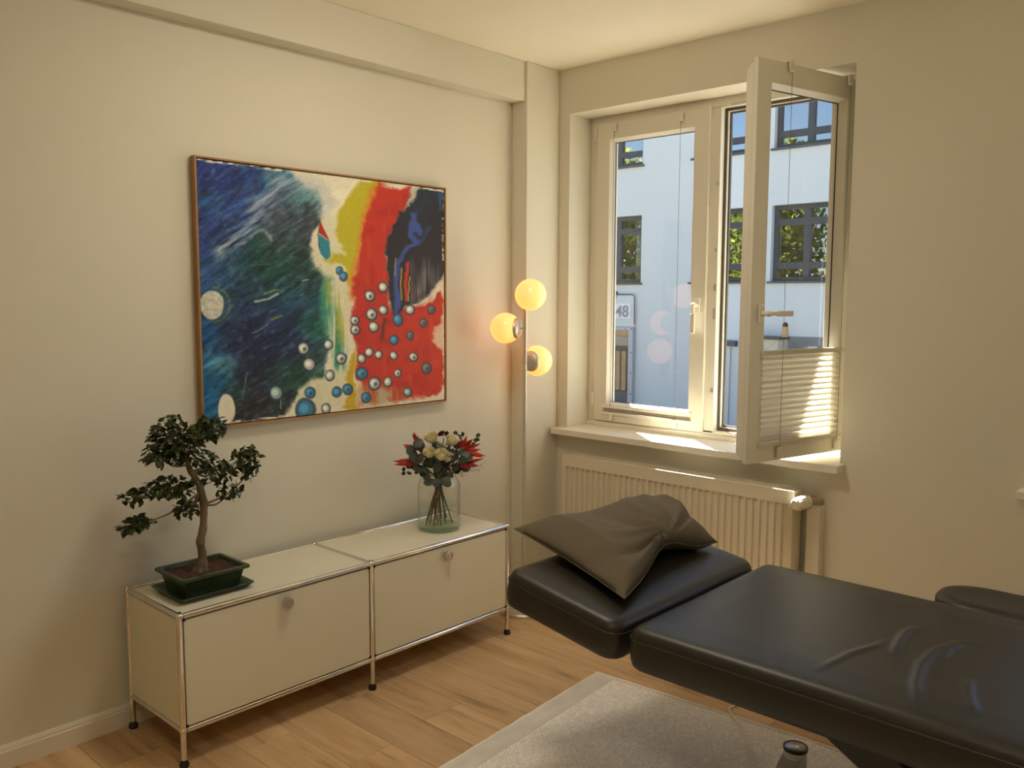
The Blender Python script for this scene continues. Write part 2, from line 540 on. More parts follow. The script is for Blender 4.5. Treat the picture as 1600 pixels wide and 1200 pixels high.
# pleated blinds clamped to the two sashes
def fabricmat():
    m, nt, bs = nodes_of('pleated_fabric')
    bs.inputs['Base Color'].default_value = (0.86, 0.85, 0.80, 1)
    bs.inputs['Roughness'].default_value = 0.8
    tl = nt.nodes.new('ShaderNodeBsdfTranslucent'); tl.inputs[0].default_value = (0.90, 0.87, 0.80, 1)
    mx = nt.nodes.new('ShaderNodeMixShader'); mx.inputs[0].default_value = 0.55
    wv = nt.nodes.new('ShaderNodeTexNoise'); wv.inputs['Scale'].default_value = 400
    bp = nt.nodes.new('ShaderNodeBump'); bp.inputs['Strength'].default_value = 0.05
    nt.links.new(wv.outputs['Fac'], bp.inputs['Height']); nt.links.new(bp.outputs[0], bs.inputs['Normal'])
    nt.links.new(bs.outputs[0], mx.inputs[1]); nt.links.new(tl.outputs[0], mx.inputs[2])
    nt.links.new(mx.outputs[0], nt.nodes['Material Output'].inputs[0])
    return m
M_fab = fabricmat()
M_rail = pmat('blind_rail', (0.56, 0.52, 0.42), 0.4, vary=0.01)
M_cord = pmat('blind_cord', (0.16, 0.15, 0.14), 0.7)
M_clip = pmat('clear_clip', (0.72, 0.68, 0.60), 0.25)

def blind(label, o, A, N, a0, a1, zlo, zhi, npl, ztop, zbot, acl, tassel, M_rail):
    A, N, o = Vector(A), Vector(N), Vector(o)
    up = Vector((0, 0, 1))
    P = lambda a, z, n: o+A*a+up*z+N*n
    root = tag(empty('pleated_blind', P((a0+a1)/2, zlo, 0)), label, 'blind')
    off = root.location.copy()
    def bld(m, name, mat, parent=root, **k):
        m.v = [tuple(Vector(p)-off) for p in m.v]
        return m.build(name, mat, parent, **k)
    am, ah = (a0+a1)/2, (a1-a0)/2
    bld(MB().obox(P(am, zhi+0.009, 0.004), (A, up, N), (ah, 0.009, 0.010)), 'top_rail', M_rail, bevel=0.002)
    bld(MB().obox(P(am, zlo-0.008, 0.004), (A, up, N), (ah, 0.008, 0.010)), 'bottom_rail', M_rail, bevel=0.002)
    dz = (zhi-zlo)/npl
    for i in range(npl):
        z0 = zlo+i*dz; zm = z0+dz*0.5; z1 = z0+dz
        dp = 0.0085
        e = 0.0003
        vs = [P(a, z, n) for a in (a0+0.004, a1-0.004) for z, n in ((z0+e, -0.006), (zm, dp), (z1-e, -0.006), (z1-e, -0.0065), (zm, dp-0.0006), (z0+e, -0.0065))]
        fs = [(0, 1, 7, 6), (1, 2, 8, 7), (3, 4, 10, 9), (4, 5, 11, 10)]
        bld(MB().add(vs, fs), 'pleat', M_fab)
    for a in acl:
        bld(MB().tube([P(a, ztop-0.03, 0.014), P(a, zbot+0.02, 0.014)], 0.0010, 5), 'cord', M_cord)
        for z, s in ((ztop, 1), (zbot, -1)):
            c = MB().obox(P(a, z-0.008*s, 0.010), (A, up, N), (0.0105, 0.020, 0.0035))
            c.obox(P(a, z+0.010*s, -0.004), (A, up, N), (0.0105, 0.0022, 0.014))
            c.obox(P(a, z-0.026*s, 0.014), (A, up, N), (0.0085, 0.0035, 0.008))
            bld(c, 'clip', M_clip, bevel=0.001)
    if tassel:
        a, z = tassel
        t = MB().lathe([(0, -0.026), (0.014, -0.026), (0.0125, 0.0), (0.011, 0.014), (0, 0.014)], P(a, z, 0.016), 12)
        k = bld(t, 'tassel', pmat('tassel_white', (0.8, 0.78, 0.70), 0.5), smooth=True)
        t2 = MB().lathe([(0.0112, 0.012), (0.010, 0.022), (0.006, 0.030), (0, 0.031)], P(a, z, 0.016), 12)
        bld(t2, 'tassel_cap', pmat('tassel_brown', (0.16, 0.07, 0.05), 0.5), k, smooth=True)
    return root

blind('half-lowered white pleated blind on the open window sash', HP, UA, UN, 0.055, 0.552, 0.938, 1.272, 15, 2.356, 0.884, (0.442, 0.083), (0.436, 1.366), M_rail)
blind('white pleated blind folded up at the foot of the closed window sash', (XF-0.016, -0.216, 0), (0, -1, 0), (-1, 0, 0), 0.060, 0.580, 0.908, 0.926, 3, 2.338, 0.876, (0.115, 0.495), None, M_clip)

# ------------------------------------------------------------------ radiator
rad = tag(empty('radiator', (2.115, -0.84, 0.11)), 'white ribbed panel radiator below the window', 'radiator')
def rel(m, root):
    l = root.location
    m.v = [(x-l.x, y-l.y, z-l.z) for x, y, z in m.v]
    return m
M_rad = pmat('radiator_enamel', (0.68, 0.635, 0.51), 0.35)
RY0, RY1, RZ0, RZ1, RX = -0.240, -1.440, 0.115, 0.712, 2.076
m = MB()
# pressed front panel: flat rim with recessed channels
nr = 36
pitch = (RY0-RY1-0.03)/nr
prof = [(RY0, 0.0)]
for i in range(nr):
    c = RY0-0.015-pitch*(i+0.5)
    prof += [(c+0.0125, 0.0), (c+0.0085, 0.013), (c-0.0085, 0.013), (c-0.0125, 0.0)]
prof.append((RY1, 0.0))
zt0, zt1 = RZ1-0.055, RZ0+0.055
vs, fs = [], []
for y, d in prof:
    vs += [(RX, y, RZ1-0.004), (RX, y, zt0), (RX+d, y, zt0-0.010), (RX+d, y, zt1+0.010), (RX, y, zt1), (RX, y, RZ0)]
for i in range(len(prof)-1):
    for k in range(5):
        a = i*6+k
        fs.append((a, a+1, a+7, a+6))
m.add(vs, fs)
rel(m, rad).build('ribbed_panel', M_rad, rad, smooth=True, angle=20)
m = MB().box(RX+0.016, RX+0.024, RY0-0.004, RY1+0.004, RZ0, RZ1-0.01)
m.box(2.135, 2.15, RY0-0.004, RY1+0.004, RZ0, RZ1-0.02)
rel(m, rad).build('water_panel', M_rad, rad)
for ya in (RY0, RY1-0.0035):
    rel(MB().box(RX, 2.160, ya, ya+0.0035, RZ0, RZ1), rad).build('side_cover', M_rad, rad, bevel=0.001)
m = MB()
m.box(RX-0.001, RX+0.010, RY0, RY1, RZ1-0.006, RZ1)
m.box(2.152, 2.160, RY0, RY1, RZ1-0.006, RZ1)
m.box(2.116, 2.121, RY0, RY1, RZ1-0.006, RZ1-0.001)
nb = 118
for i in range(nb+1):
    y = RY0+(RY1-RY0)*i/nb
    m.box(RX+0.009, 2.153, y-0.0026, y+0.0026, RZ1-0.005, RZ1-0.0005)
g = rel(m, rad).build('top_grille', M_rad, rad)
g['kind'] = 'stuff'
for sgn, y in ((1, RY0-0.25), (1, RY1+0.25)):
    rel(MB().box(2.15, XW-0.001, y-0.02, y+0.02, RZ0+0.06, RZ1-0.06), rad).build('wall_bracket', M_rad, rad)
# thermostat head with fluted collar, valve and pipe
kc = Vector((2.075, -1.480, 0.672))
ka = Vector((-0.93, 0.30, -0.12)).normalized()
A_ = ka.orthogonal().normalized(); B_ = ka.cross(A_)
vs, fs = [], []
prof = [(0.013, -0.045), (0.022, -0.038), (0.0265, -0.028), (0.0275, 0.020), (0.0255, 0.034), (0.018, 0.040), (0.0, 0.041)]
seg = 48
for r, z in prof:
    for k in range(seg):
        rr = r-(0.0022 if (k % 3 == 0 and 0.024 < r) else 0)
        a = 2*PI*k/seg
        vs.append(kc+ka*z+(A_*math.cos(a)+B_*math.sin(a))*max(rr, 1e-4))
for i in range(len(prof)-1):
    for k in range(seg):
        k2 = (k+1) % seg
        fs.append((i*seg+k, i*seg+k2, (i+1)*seg+k2, (i+1)*seg+k))
rel(MB().add(vs, fs), rad).build('thermostat_knob', pmat('thermostat_plastic', (0.80, 0.76, 0.66), 0.4), rad, smooth=True, angle=30)
kb = kc-ka*0.045
m = MB().tube([kb+ka*0.002, kb-ka*0.03, Vector((2.125, -1.487, 0.675))], [0.013, 0.011, 0.011], 12)
m.tube([(2.12, -1.45, 0.672), (2.125, -1.487, 0.675), (2.135, -1.508, 0.672), (2.17, -1.512, 0.665), (XW-0.001, -1.512, 0.662)], 0.0085, 12)
rel(m, rad).build('valve', pmat('nickel', (0.55, 0.42, 0.30), 0.3, metal=0.9), rad, smooth=True)
struct(MB().box(2.150, XW+0.001, -1.468, -1.525, 0.0, 0.648).build('trim_3', M_trim, bevel=0.004))

# ------------------------------------------------------------------ outside: house across the yard
XFAC = 13.0
GZ = -0.9
struct(MB().box(-45, 60, -45, 45, GZ-0.3, GZ).build('ground', pmat('yard_paving', (0.12, 0.115, 0.105), 0.9, vary=0.15, vscale=1.5)))
M_fac = pmat('facade_render', (0.51, 0.55, 0.58), 0.9, spec=0.2, vary=0.02, vscale=0.6, bump=0.05, bscale=40)
M_anth = pmat('anthracite_frame', (0.040, 0.044, 0.055), 0.45)
M_anths = pmat('window_ledge', (0.06, 0.062, 0.075), 0.45)
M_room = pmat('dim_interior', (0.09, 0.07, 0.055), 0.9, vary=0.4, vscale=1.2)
M_curt = pmat('pale_curtain', (0.45, 0.46, 0.40), 0.9)
M_pane = glassmat('facade_glass', (0.75, 0.78, 0.78), 3.3)
bld = tag(empty('office_building', (XFAC, 5, GZ)), 'pale blue-white rendered building with dark window frames across the yard', 'building')
def off(m, root):
    l = root.location
    m.v = [(x-l.x, y-l.y, z-l.z) for x, y, z in m.v]
    return m
LO, UP = (1.79, 3.095), (4.055, 5.40)
cols = [(10.45, 9.25), (8.0, 6.785), (5.66, 4.47), (4.085, 2.88)]
# wall in bands, leaving the window openings free
m = MB()
XK = XFAC+0.45
YA, YB = 24.0, 2.3
for z0, z1 in ((GZ, LO[0]), (LO[1], UP[0]), (UP[1], 7.2)):
    m.box(XFAC, XK, YA, YB, z0, z1)
for z0, z1 in (LO, UP):
    edges = [YA]+[e for c in cols for e in c]+[YB]
    for i in range(0, len(edges), 2):
        m.box(XFAC, XK, edges[i], edges[i+1], z0, z1)
m.box(XK, XK+5.5, YA, YB, GZ, 7.2)
off(m, bld).build('wall', M_fac, bld)
off(MB().box(XFAC-0.01, XFAC+6, YA+0.1, YB-0.1, 7.2, 7.45), bld).build('roof_edge', M_anths, bld)
M_paneu = glassmat('coated_facade_glass', (0.75, 0.78, 0.78), 5.0)
def fwindow(c, zr, rows, ci):
    y0, y1 = c
    z0, z1 = zr
    N, A = (-1, 0, 0), (0, -1, 0)
    o = Vector((XFAC+0.10, y0, 0))
    W = y0-y1
    m = MB()
    m.ring((0, W, z0, z1), (0.075, W-0.075, z0+0.075, z1-0.075), A, (0, 0, 1), N, o, 0, -0.08)
    m.box(o.x, o.x+0.07, y0-W/2+0.055, y0-W/2-0.055, z0+0.07, z1-0.07)
    for zr_ in rows:
        m.box(o.x+0.002, o.x+0.07, y0-0.07, y1+0.07, zr_-0.055, zr_+0.055)
    w_ = off(m, bld).build('window', M_anth, bld)
    # floating sash rims standing a little inside the frame
    zz = [z0+0.02]+sorted(rows)+[z1-0.02]
    for k in range(len(zz)-1):
        for a0, a1 in ((0.075, W/2-0.055), (W/2+0.055, W-0.075)):
            p = MB().add([(o.x+0.045, y0-a, z) for a, z in ((a0, zz[k]+0.055), (a1, zz[k]+0.055), (a1, zz[k+1]-0.055), (a0, zz[k+1]-0.055))], [(0, 1, 2, 3)])
            off(p, bld).build('pane', M_pane if zr is LO else M_paneu, w_)
    off(MB().box(XFAC-0.05, XFAC+0.11, y0+0.04, y1-0.04, z0-0.035, z0), bld).build('ledge', M_anths, w_)
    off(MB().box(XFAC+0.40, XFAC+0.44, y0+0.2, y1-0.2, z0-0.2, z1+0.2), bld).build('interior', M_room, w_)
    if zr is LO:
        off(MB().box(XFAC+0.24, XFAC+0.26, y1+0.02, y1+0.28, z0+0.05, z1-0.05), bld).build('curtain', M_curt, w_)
for ci, c in enumerate(cols):
    fwindow(c, LO, (LO[0]+0.27, LO[1]-0.29), ci)
    fwindow(c, UP, (UP[0]+0.24,), ci)
# plinth, slit door and drain line low on the wall
M_grey = pmat('grey_plinth', (0.16, 0.165, 0.17), 0.8, vary=0.2, vscale=5)
off(MB().box(XFAC-0.03, XFAC+0.02, 4.18, 2.35, GZ, 0.845), bld).build('plinth', M_grey, bld)
off(MB().box(XFAC-0.02, XFAC+0.02, 5.62, 5.47, GZ+0.02, 0.735), bld).build('service_door', M_anth, bld)
off(MB().tube([(XFAC-0.02, 4.79, 0.62), (XFAC-0.02, 4.80, -0.8)], 0.008, 6), bld).build('cable', pmat('cable_grey', (0.3, 0.3, 0.33), 0.6), bld)
lampb = tag(empty('wall_lamp', (XFAC, 4.78, 0.68)), 'small dark grey box lamp on the wall across the yard', 'lamp')
off(MB().box(XFAC-0.09, XFAC-0.001, 4.90, 4.665, 0.635, 0.735), lampb).build('housing', M_anths, lampb, bevel=0.006)
off(MB().box(XFAC-0.08, XFAC-0.012, 4.88, 4.685, 0.628, 0.636), lampb).build('lens', pmat('lamp_lens', (0.5, 0.5, 0.48), 0.3), lampb)
# crate with a dark lid standing against the plinth
crate = tag(empty('storage_box', (XFAC-0.3, 3.93, 0.55)), 'pale wooden box with dark lid on the grey plinth outside', 'box')
off(MB().box(XFAC-0.40, XFAC-0.032, 4.22, 3.70, 0.55, 0.80), crate).build('body', pmat('weathered_board', (0.42, 0.40, 0.32), 0.8, vary=0.2, vscale=8), crate)
off(MB().box(XFAC-0.44, XFAC-0.032, 4.25, 3.67, 0.80, 0.845), crate).build('lid', M_anth, crate)
off(MB().box(XFAC-0.44, XFAC-0.032, 4.25, 3.66, GZ, 0.55), crate).build('stand', M_grey, crate)
# house number board
M_board = pmat('white_board', (0.62, 0.63, 0.66), 0.5)
sg = tag(empty('house_number_sign', (XFAC, 7.15, 0.92)), 'white sign board with grey house number 48', 'sign')
off(MB().box(XFAC-0.05, XFAC-0.012, 7.62, 6.885, 0.925, 1.55), sg).build('board', M_fac, sg)
b_ = off(MB().box(XFAC-0.066, XFAC-0.048, 7.42, 6.965, 1.09, 1.385), sg).build('number_plate', M_board, sg)
m = MB().tube([(XFAC-0.055, 7.45, 1.56), (XFAC-0.055, 6.93, 1.56), (XFAC-0.055, 6.885, 1.52), (XFAC-0.055, 6.88, 0.98)], 0.012, 6)
off(m, sg).build('edge_wire', M_anths, sg)
off(MB().box(XFAC-0.09, XFAC-0.01, 7.45, 7.32, 1.50, 1.62), sg).build('bracket', M_anths, sg)
fc = bpy.data.curves.new('digits', 'FONT')
fc.body = '48'; fc.size = 0.315; fc.extrude = 0.004; fc.align_x = 'CENTER'; fc.offset = 0.006
fo = bpy.data.objects.new('digits_curve', fc); COL.objects.link(fo)
dg = bpy.context.evaluated_depsgraph_get()
dm = bpy.data.meshes.new_from_object(fo.evaluated_get(dg))
bpy.data.objects.remove(fo)
dm.name = 'digits'
do = mesh_obj('digits', dm, pmat('sign_grey', (0.20, 0.22, 0.26), 0.5), b_)
do.matrix_basis = Matrix.Translation(Vector((XFAC-0.071, 7.165, 1.125))-sg.location) @ Matrix(((0, 0, -1, 0), (-1, 0, 0, 0), (0, 1, 0, 0), (0, 0, 0, 1)))
# timber gate under the sign
gt = tag(empty('timber_gate', (XFAC-0.1, 7.3, GZ)), 'brown timber gate with ochre slats under the house number', 'gate')
M_tbr = pmat('brown_timber', (0.085, 0.07, 0.055), 0.8, vary=0.2, vscale=6)
M_och = pmat('ochre_board', (0.36, 0.235, 0.12), 0.8, vary=0.15, vscale=6)
off(MB().box(XFAC-0.07, XFAC-0.01, 8.4, 6.99, 0.50, 0.545), gt).build('rail', M_tbr, gt)
off(MB().box(XFAC-0.05, XFAC-0.01, 8.4, 6.99, -0.36, 0.50), gt).build('backing', M_tbr, gt)
off(MB().box(XFAC-0.07, XFAC-0.01, 8.4, 6.99, 0.55, 0.74), gt).build('fascia', pmat('taupe_board', (0.27, 0.245, 0.20), 0.8), gt)
off(MB().box(XFAC-0.08, XFAC-0.01, 8.4, 6.985, 0.745, 0.86), gt).build('header', M_och, gt)
for ya in (7.245, 7.105, 7.40, 7.55, 7.70, 7.85, 8.0, 8.15):
    off(MB().box(XFAC-0.075, XFAC-0.05, ya+0.055, ya-0.045, -0.34, 0.44), gt).build('slat', M_och, gt)
off(MB().box(XFAC-0.09, XFAC-0.01, 8.4, 6.99, GZ, -0.36), gt).build('kickboard', M_anths, gt)
ps = off(MB().box(XFAC-0.10, XFAC-0.01, 6.985, 6.88, GZ, 0.86).box(XFAC-0.10, XFAC-0.01, 8.4, 6.88, 0.862, 0.922), gt).build('steel_post', pmat('galvanised', (0.33, 0.36, 0.42), 0.5, metal=0.3), gt)
m = MB()
for z in (0.89, 0.42, 0.02, -0.4, -0.62):
    m.cyl((XFAC-0.105, 6.915, z), (XFAC-0.099, 6.915, z), 0.016, seg=8)
for y in (7.05, 7.4):
    m.cyl((XFAC-0.105, y, 0.892), (XFAC-0.099, y, 0.892), 0.014, seg=8)
rv = off(m, gt).build('rivets', M_anths, ps)
rv['kind'] = 'stuff'

# trees behind our own house: seen mirrored in the panes across the yard
M_tleaf = leafmat('tree_leaf', (0.25, 0.30, 0.05), 0.6, 0.35, 0.45)
M_bark = pmat('tree_bark', (0.10, 0.07, 0.045), 0.9, vary=0.3, vscale=8)
def far_tree(x, y, h, rad_, n, label, seed):
    rg = np.random.default_rng(seed)
    root = tag(empty('garden_tree', (x, y, GZ)), label, 'tree', 'trees mirrored in the panes')
    MB().tube([(0, 0, 0), (0.1, 0, h*0.4), (0, 0.1, h*0.85)], [0.16, 0.12, 0.04], 8).build('trunk', M_bark, root, smooth=True)
    d = rg.normal(size=(n, 3)); d /= np.linalg.norm(d, axis=1)[:, None]
    r = rg.random(n)**0.45
    c = d*r[:, None]*np.array([rad_, rad_, h*0.46])+np.array([0, 0, h*0.56])
    s = rg.uniform(0.10, 0.20, n)
    a = rg.normal(size=(n, 3)); a /= np.linalg.norm(a, axis=1)[:, None]
    b = np.cross(a, rg.normal(size=(n, 3))); b /= np.linalg.norm(b, axis=1)[:, None]
    V = np.stack([c+a*s[:, None], c+b*s[:, None]*0.5, c-a*s[:, None], c-b*s[:, None]*0.5], 1).reshape(-1, 3)
    F = np.arange(n*4).reshape(-1, 4)
    me = bpy.data.meshes.new('crown'); me.from_pydata(V.tolist(), [], F.tolist())
    cr = mesh_obj('crown', me, M_tleaf, root); cr['kind'] = 'stuff'
    return root
for i, (x, y, h, r_) in enumerate(((-4.0, 8.6, 7.9, 1.75), (-3.6, 12.2, 8.5, 1.8), (-4.4, 15.9, 8.1, 1.8), (-3.8, 19.6, 8.8, 1.8), (-6.5, 23.4, 8.6, 1.9))):
    far_tree(x, y, h, r_, 5200, 'leafy green tree mirrored in the window panes of the building opposite', 100+i)

# ------------------------------------------------------------------ sideboard of chromed tube and enamelled panels
SB_Y0, SB_D, SB_W, SB_H, SB_BOT = -0.035, 0.368, 0.75, 0.490, 0.118
TR = 0.0095
sb = tag(empty('sideboard', (0.75, SB_Y0-SB_D/2, 0)), 'low cream sideboard with chrome tube frame and two flap doors', 'sideboard')
xs = (0.0, SB_W, 2*SB_W); ys = (SB_Y0-SB_D, SB_Y0); zs = (SB_BOT, SB_H)
P = lambda m, name, mat, **k: off(m, sb).build(name, mat, k.pop('parent', sb), **k)
for x in xs:
    for y in ys:
        P(MB().cyl((x, y, 0.022), (x, y, SB_H-0.004), TR, seg=20), 'upright_tube', M_chrome, smooth=True)
        P(MB().lathe([(0, 0), (0.0145, 0), (0.0160, 0.006), (0.0150, 0.013), (0.010, 0.020), (0.0092, 0.026), (0, 0.026)], (x, y, 0), 20), 'foot', M_black, smooth=True)
        for z in zs:
            b = MB().sphere((x, y, z), 0.0125, 18, 12)
            if z == SB_H:
                b.cyl((x, y, z+0.009), (x, y, z+0.0138), 0.0085, 0.0075, 16)
            P(b, 'ball_joint', M_chrome, smooth=True)
for z in zs:
    for y in ys:
        for i in range(2):
            P(MB().cyl((xs[i]+0.011, y, z), (xs[i+1]-0.011, y, z), TR, seg=20), 'frame_tube', M_chrome, smooth=True)
    for x in xs:
        P(MB().cyl((x, ys[0]+0.011, z), (x, ys[1]-0.011, z), TR, seg=20), 'frame_tube', M_chrome, smooth=True)
g = 0.0102
for i in range(2):
    x0, x1 = xs[i]+g, xs[i+1]-g
    P(MB().box(x0, x1, ys[0]+g, ys[1]-g, SB_H-0.004, SB_H+0.0045), 'top_panel', M_panel, bevel=0.0015)
    P(MB().box(x0, x1, ys[0]+g, ys[1]-g, SB_BOT-0.004, SB_BOT+0.004), 'bottom_panel', M_panel)
    P(MB().box(x0, x1, ys[1]-0.004, ys[1]+0.002, SB_BOT+g, SB_H-g), 'back_panel', M_panel)
    d = P(MB().box(x0+0.002, x1-0.002, ys[0]-0.004, ys[0]+0.008, SB_BOT+g+0.001, SB_H-g-0.003), 'door', M_panel, bevel=0.002)
    kx, kz = (xs[i]+xs[i+1])/2, SB_H-0.047
    kn = MB().lathe([(0.0, 0.0), (0.007, 0.0), (0.007, 0.010), (0.0185, 0.011), (0.0195, 0.014), (0.0195, 0.027), (0.0185, 0.0285), (0.0135, 0.0285), (0.0130, 0.0265), (0.0100, 0.0262), (0.0095, 0.0275), (0.006, 0.0275), (0.0055, 0.0265), (0.0, 0.0265)],
                    (kx, ys[0]-0.004, kz), 32, axis=(0, -1, 0))
    P(kn, 'knob', pmat('brushed_knob', (0.62, 0.56, 0.52), 0.28, metal=0.85), parent=d, smooth=True)
for x in (xs[0], xs[2]):
    P(MB().box(x-0.004, x+0.004, ys[0]+g, ys[1]-g, SB_BOT+g, SB_H-g), 'side_panel', M_panel)
P(MB().box(xs[1]-0.004, xs[1]+0.004, ys[0]+0.02, ys[1]-g, SB_BOT+g, SB_H-g), 'divider_panel', M_panel)
tabs = MB()
for i in range(2):
    for xx in (xs[i]+0.013, xs[i+1]-0.013):
        for zz in (SB_H-0.0125, SB_BOT+0.0125):
            tabs.box(xx-0.004, xx+0.004, ys[0]-0.006, ys[0]+0.006, zz-0.004, zz+0.004)
P(tabs, 'corner_clip', M_black)

# ------------------------------------------------------------------ floor lamp with three opal globes
lp = Vector((1.772, -0.258, 0))
lamp = tag(empty('floor_lamp', lp), 'slim metal floor lamp with three glowing opal globes in the corner', 'lamp')
M_pole = pmat('satin_steel', (0.62, 0.58, 0.49), 0.42, metal=0.6)
MB().lathe([(0, 0), (0.125, 0), (0.125, 0.012), (0.118, 0.018), (0.014, 0.022), (0.012, 0.03), (0, 0.03)], (0, 0, 0), 40).build('base', M_pole, lamp, smooth=True)
MB().cyl((0, 0, 0.02), (0, 0, 1.475), 0.0095, seg=16).build('pole', M_pole, lamp, smooth=True)
def globemat():
    m = bpy.data.materials.new('lit_opal_glass'); m.use_nodes = True
    nt = m.node_tree; bs = nt.nodes['Principled BSDF']
    bs.inputs['Base Color'].default_value = (0.8, 0.7, 0.5, 1)
    bs.inputs['Roughness'].default_value = 0.15
    tc = nt.nodes.new('ShaderNodeTexCoord')
    n = nt.nodes.new('ShaderNodeTexNoise'); n.inputs['Scale'].default_value = 9; n.inputs['Detail'].default_value = 1
    nt.links.new(tc.outputs['Object'], n.inputs['Vector'])
    r = nt.nodes.new('ShaderNodeValToRGB')
    r.color_ramp.elements[0].position = 0.35; r.color_ramp.elements[0].color = (1.0, 0.215, 0.032, 1)
    r.color_ramp.elements[1].position = 0.7; r.color_ramp.elements[1].color = (1.0, 0.290, 0.046, 1)
    nt.links.new(n.outputs['Fac'], r.inputs[0])
    nt.links.new(r.outputs[0], bs.inputs['Emission Color'])
    bs.inputs['Emission Strength'].default_value = GLOBE
    return m
GLOBE = 1.9
M_globe = globemat()
GR = 0.0715
for gc in ((1.742, -0.317, 1.500), (1.735, -0.168, 1.345), (1.872, -0.246, 1.190)):
    c = Vector(gc)-lp
    hx = Vector((0, 0, c.z))
    d = Vector((c.x, c.y, 0)).normalized()
    gb = MB().sphere((0, 0, 0), GR, 40, 24).build('globe', M_globe, lamp, smooth=True)
    gb.location = c
    gb['label'] = 'lit opal glass globe'
    ca, cb = -d*(GR*0.80), -d*(GR*0.80+0.010)
    pr = [(0.044, 0.010), (0.049, 0.006), (0.0475, -0.005), (0.041, -0.0125), (0.020, -0.0195), (0.006, -0.0210), (0, -0.0210)]
    MB().lathe(pr, -d*(GR*0.78), 28, axis=d).build('cap', M_pole, gb, smooth=True)
    MB().cyl(hx, c-d*(GR*0.9), 0.0045, seg=10).build('arm', M_pole, lamp, smooth=True)

# ------------------------------------------------------------------ added fill lamps on the ceiling, out of view, brightening the room
m = bpy.data.materials.new('fill_lamp_glow'); m.use_nodes = True
bs = m.node_tree.nodes['Principled BSDF']
bs.inputs['Base Color'].default_value = (0.8, 0.76, 0.68, 1)
bs.inputs['Emission Color'].default_value = (1.0, 0.905, 0.715, 1)
bs.inputs['Emission Strength'].default_value = FILL_LAMP = 31.0
for k, (lx, ly, lab) in enumerate(((0.62, -1.08, 'added fill lamp on the ceiling above the rug, in front of the painting'),
                                   (-1.20, -2.75, 'added fill lamp on the ceiling further from the painting'))):
    cl = tag(empty('ceiling_fill_lamp', (lx, ly, ZC)), lab, 'lamp', 'added fill lamps')
    MB().lathe([(0, -0.001), (0.215, -0.001), (0.215, -0.024), (0.205, -0.028), (0, -0.028)], (0, 0, 0), 40).build('mount', M_chrome, cl, smooth=True)
    MB().lathe([(0.200, -0.028), (0.197, -0.044), (0.170, -0.062), (0.110, -0.076), (0.05, -0.081), (0, -0.082)], (0, 0, 0), 40).build('dome', m, cl, smooth=True)

# ------------------------------------------------------------------ treatment table
def cushion(lx, ly, lz, R, r, nx, ny, disp=None):
    """rounded upholstered pad centred on the origin in plan, top at z=0"""
    def axis(L, n):
        e = [0, 0.08*r, 0.3*r, 0.6*r, r, 1.6*r]
        inner = np.linspace(2.4*r, L-2.4*r, n)
        return np.concatenate([e, inner, [L-q for q in reversed(e)]])-L/2
    ax, ay = axis(lx, nx), axis(ly, ny)
    X, Y = np.meshgrid(ax, ay, indexing='ij')
    D = np.minimum(lx/2-np.abs(X), ly/2-np.abs(Y))
    cx, cyv = np.clip(X, -lx/2+R, lx/2-R), np.clip(Y, -ly/2+R, ly/2-R)
    dx, dy = X-cx, Y-cyv
    mm = np.maximum(np.abs(dx), np.abs(dy)); ll = np.hypot(dx, dy)
    k = np.where(ll > 1e-9, mm/np.maximum(ll, 1e-9), 0)
    X2, Y2 = cx+dx*k, cyv+dy*k
    Z = -r+np.sqrt(np.maximum(0, r*r-np.maximum(0, r-D)**2))
    sag = np.clip(D/0.12, 0, 1)
    Z = Z+0.006*sag
    if disp is not None:
        Z = Z+disp(X2, Y2)*np.clip((D-0.02)/0.06, 0, 1)
    n, mcount = X.shape
    V = np.stack([X2, Y2, Z], -1).reshape(-1, 3).tolist()
    F = [(i*mcount+j, (i+1)*mcount+j, (i+1)*mcount+j+1, i*mcount+j+1) for i in range(n-1) for j in range(mcount-1)]
    loop = [i*mcount for i in range(n)]+[(n-1)*mcount+j for j in range(1, mcount)]+[i*mcount+mcount-1 for i in range(n-2, -1, -1)]+[j for j in range(mcount-2, 0, -1)]
    base = loop
    rimxy = [(V[q][0], V[q][1]) for q in loop]
    for z, ins in ((-r-0.02, -0.002), (-lz*0.6, -0.003), (-lz+0.02, 0.0), (-lz+0.006, 0.004), (-lz, 0.012)):
        new = []
        for (x, y) in rimxy:
            s = 1-ins/max(abs(x), abs(y), 0.05)
            new.append(len(V)); V.append([x*s, y*s, z])
        L = len(loop)
        F += [(base[i], new[i], new[(i+1) % L], base[(i+1) % L]) for i in range(L)]
        base = new
    F.append(tuple(base))
    mb = MB(); mb.v = [tuple(p) for p in V]; mb.f = F
    return mb, rimxy

def wr_ridge(X, Y, pts, w, h):
    out = np.zeros_like(X)
    for (x0, y0), (x1, y1) in zip(pts[:-1], pts[1:]):
        dx, dy = x1-x0, y1-y0
        t = np.clip(((X-x0)*dx+(Y-y0)*dy)/(dx*dx+dy*dy), 0, 1)
        d = np.hypot(X-x0-t*dx, Y-y0-t*dy)
        out = np.maximum(out, h*np.exp(-(d/w)**2))
    (xa, ya), (xb, yb) = pts[0], pts[-1]
    L = math.hypot(xb-xa, yb-ya)
    tt = np.clip(((X-xa)*(xb-xa)+(Y-ya)*(yb-ya))/(L*L), 0, 1)
    out = out*np.clip(np.sin(tt*math.pi)*1.5, 0, 1)
    return out
BX0, BX1, BY0, BY1, BZ = 0.618, 1.416, -1.652, -3.15, 0.618
BCX, BCY = (BX0+BX1)/2, (BY0+BY1)/2
bed = tag(empty('treatment_table', (BCX, BCY, 0)), 'black leather treatment table with a tilted head section', 'treatment table')
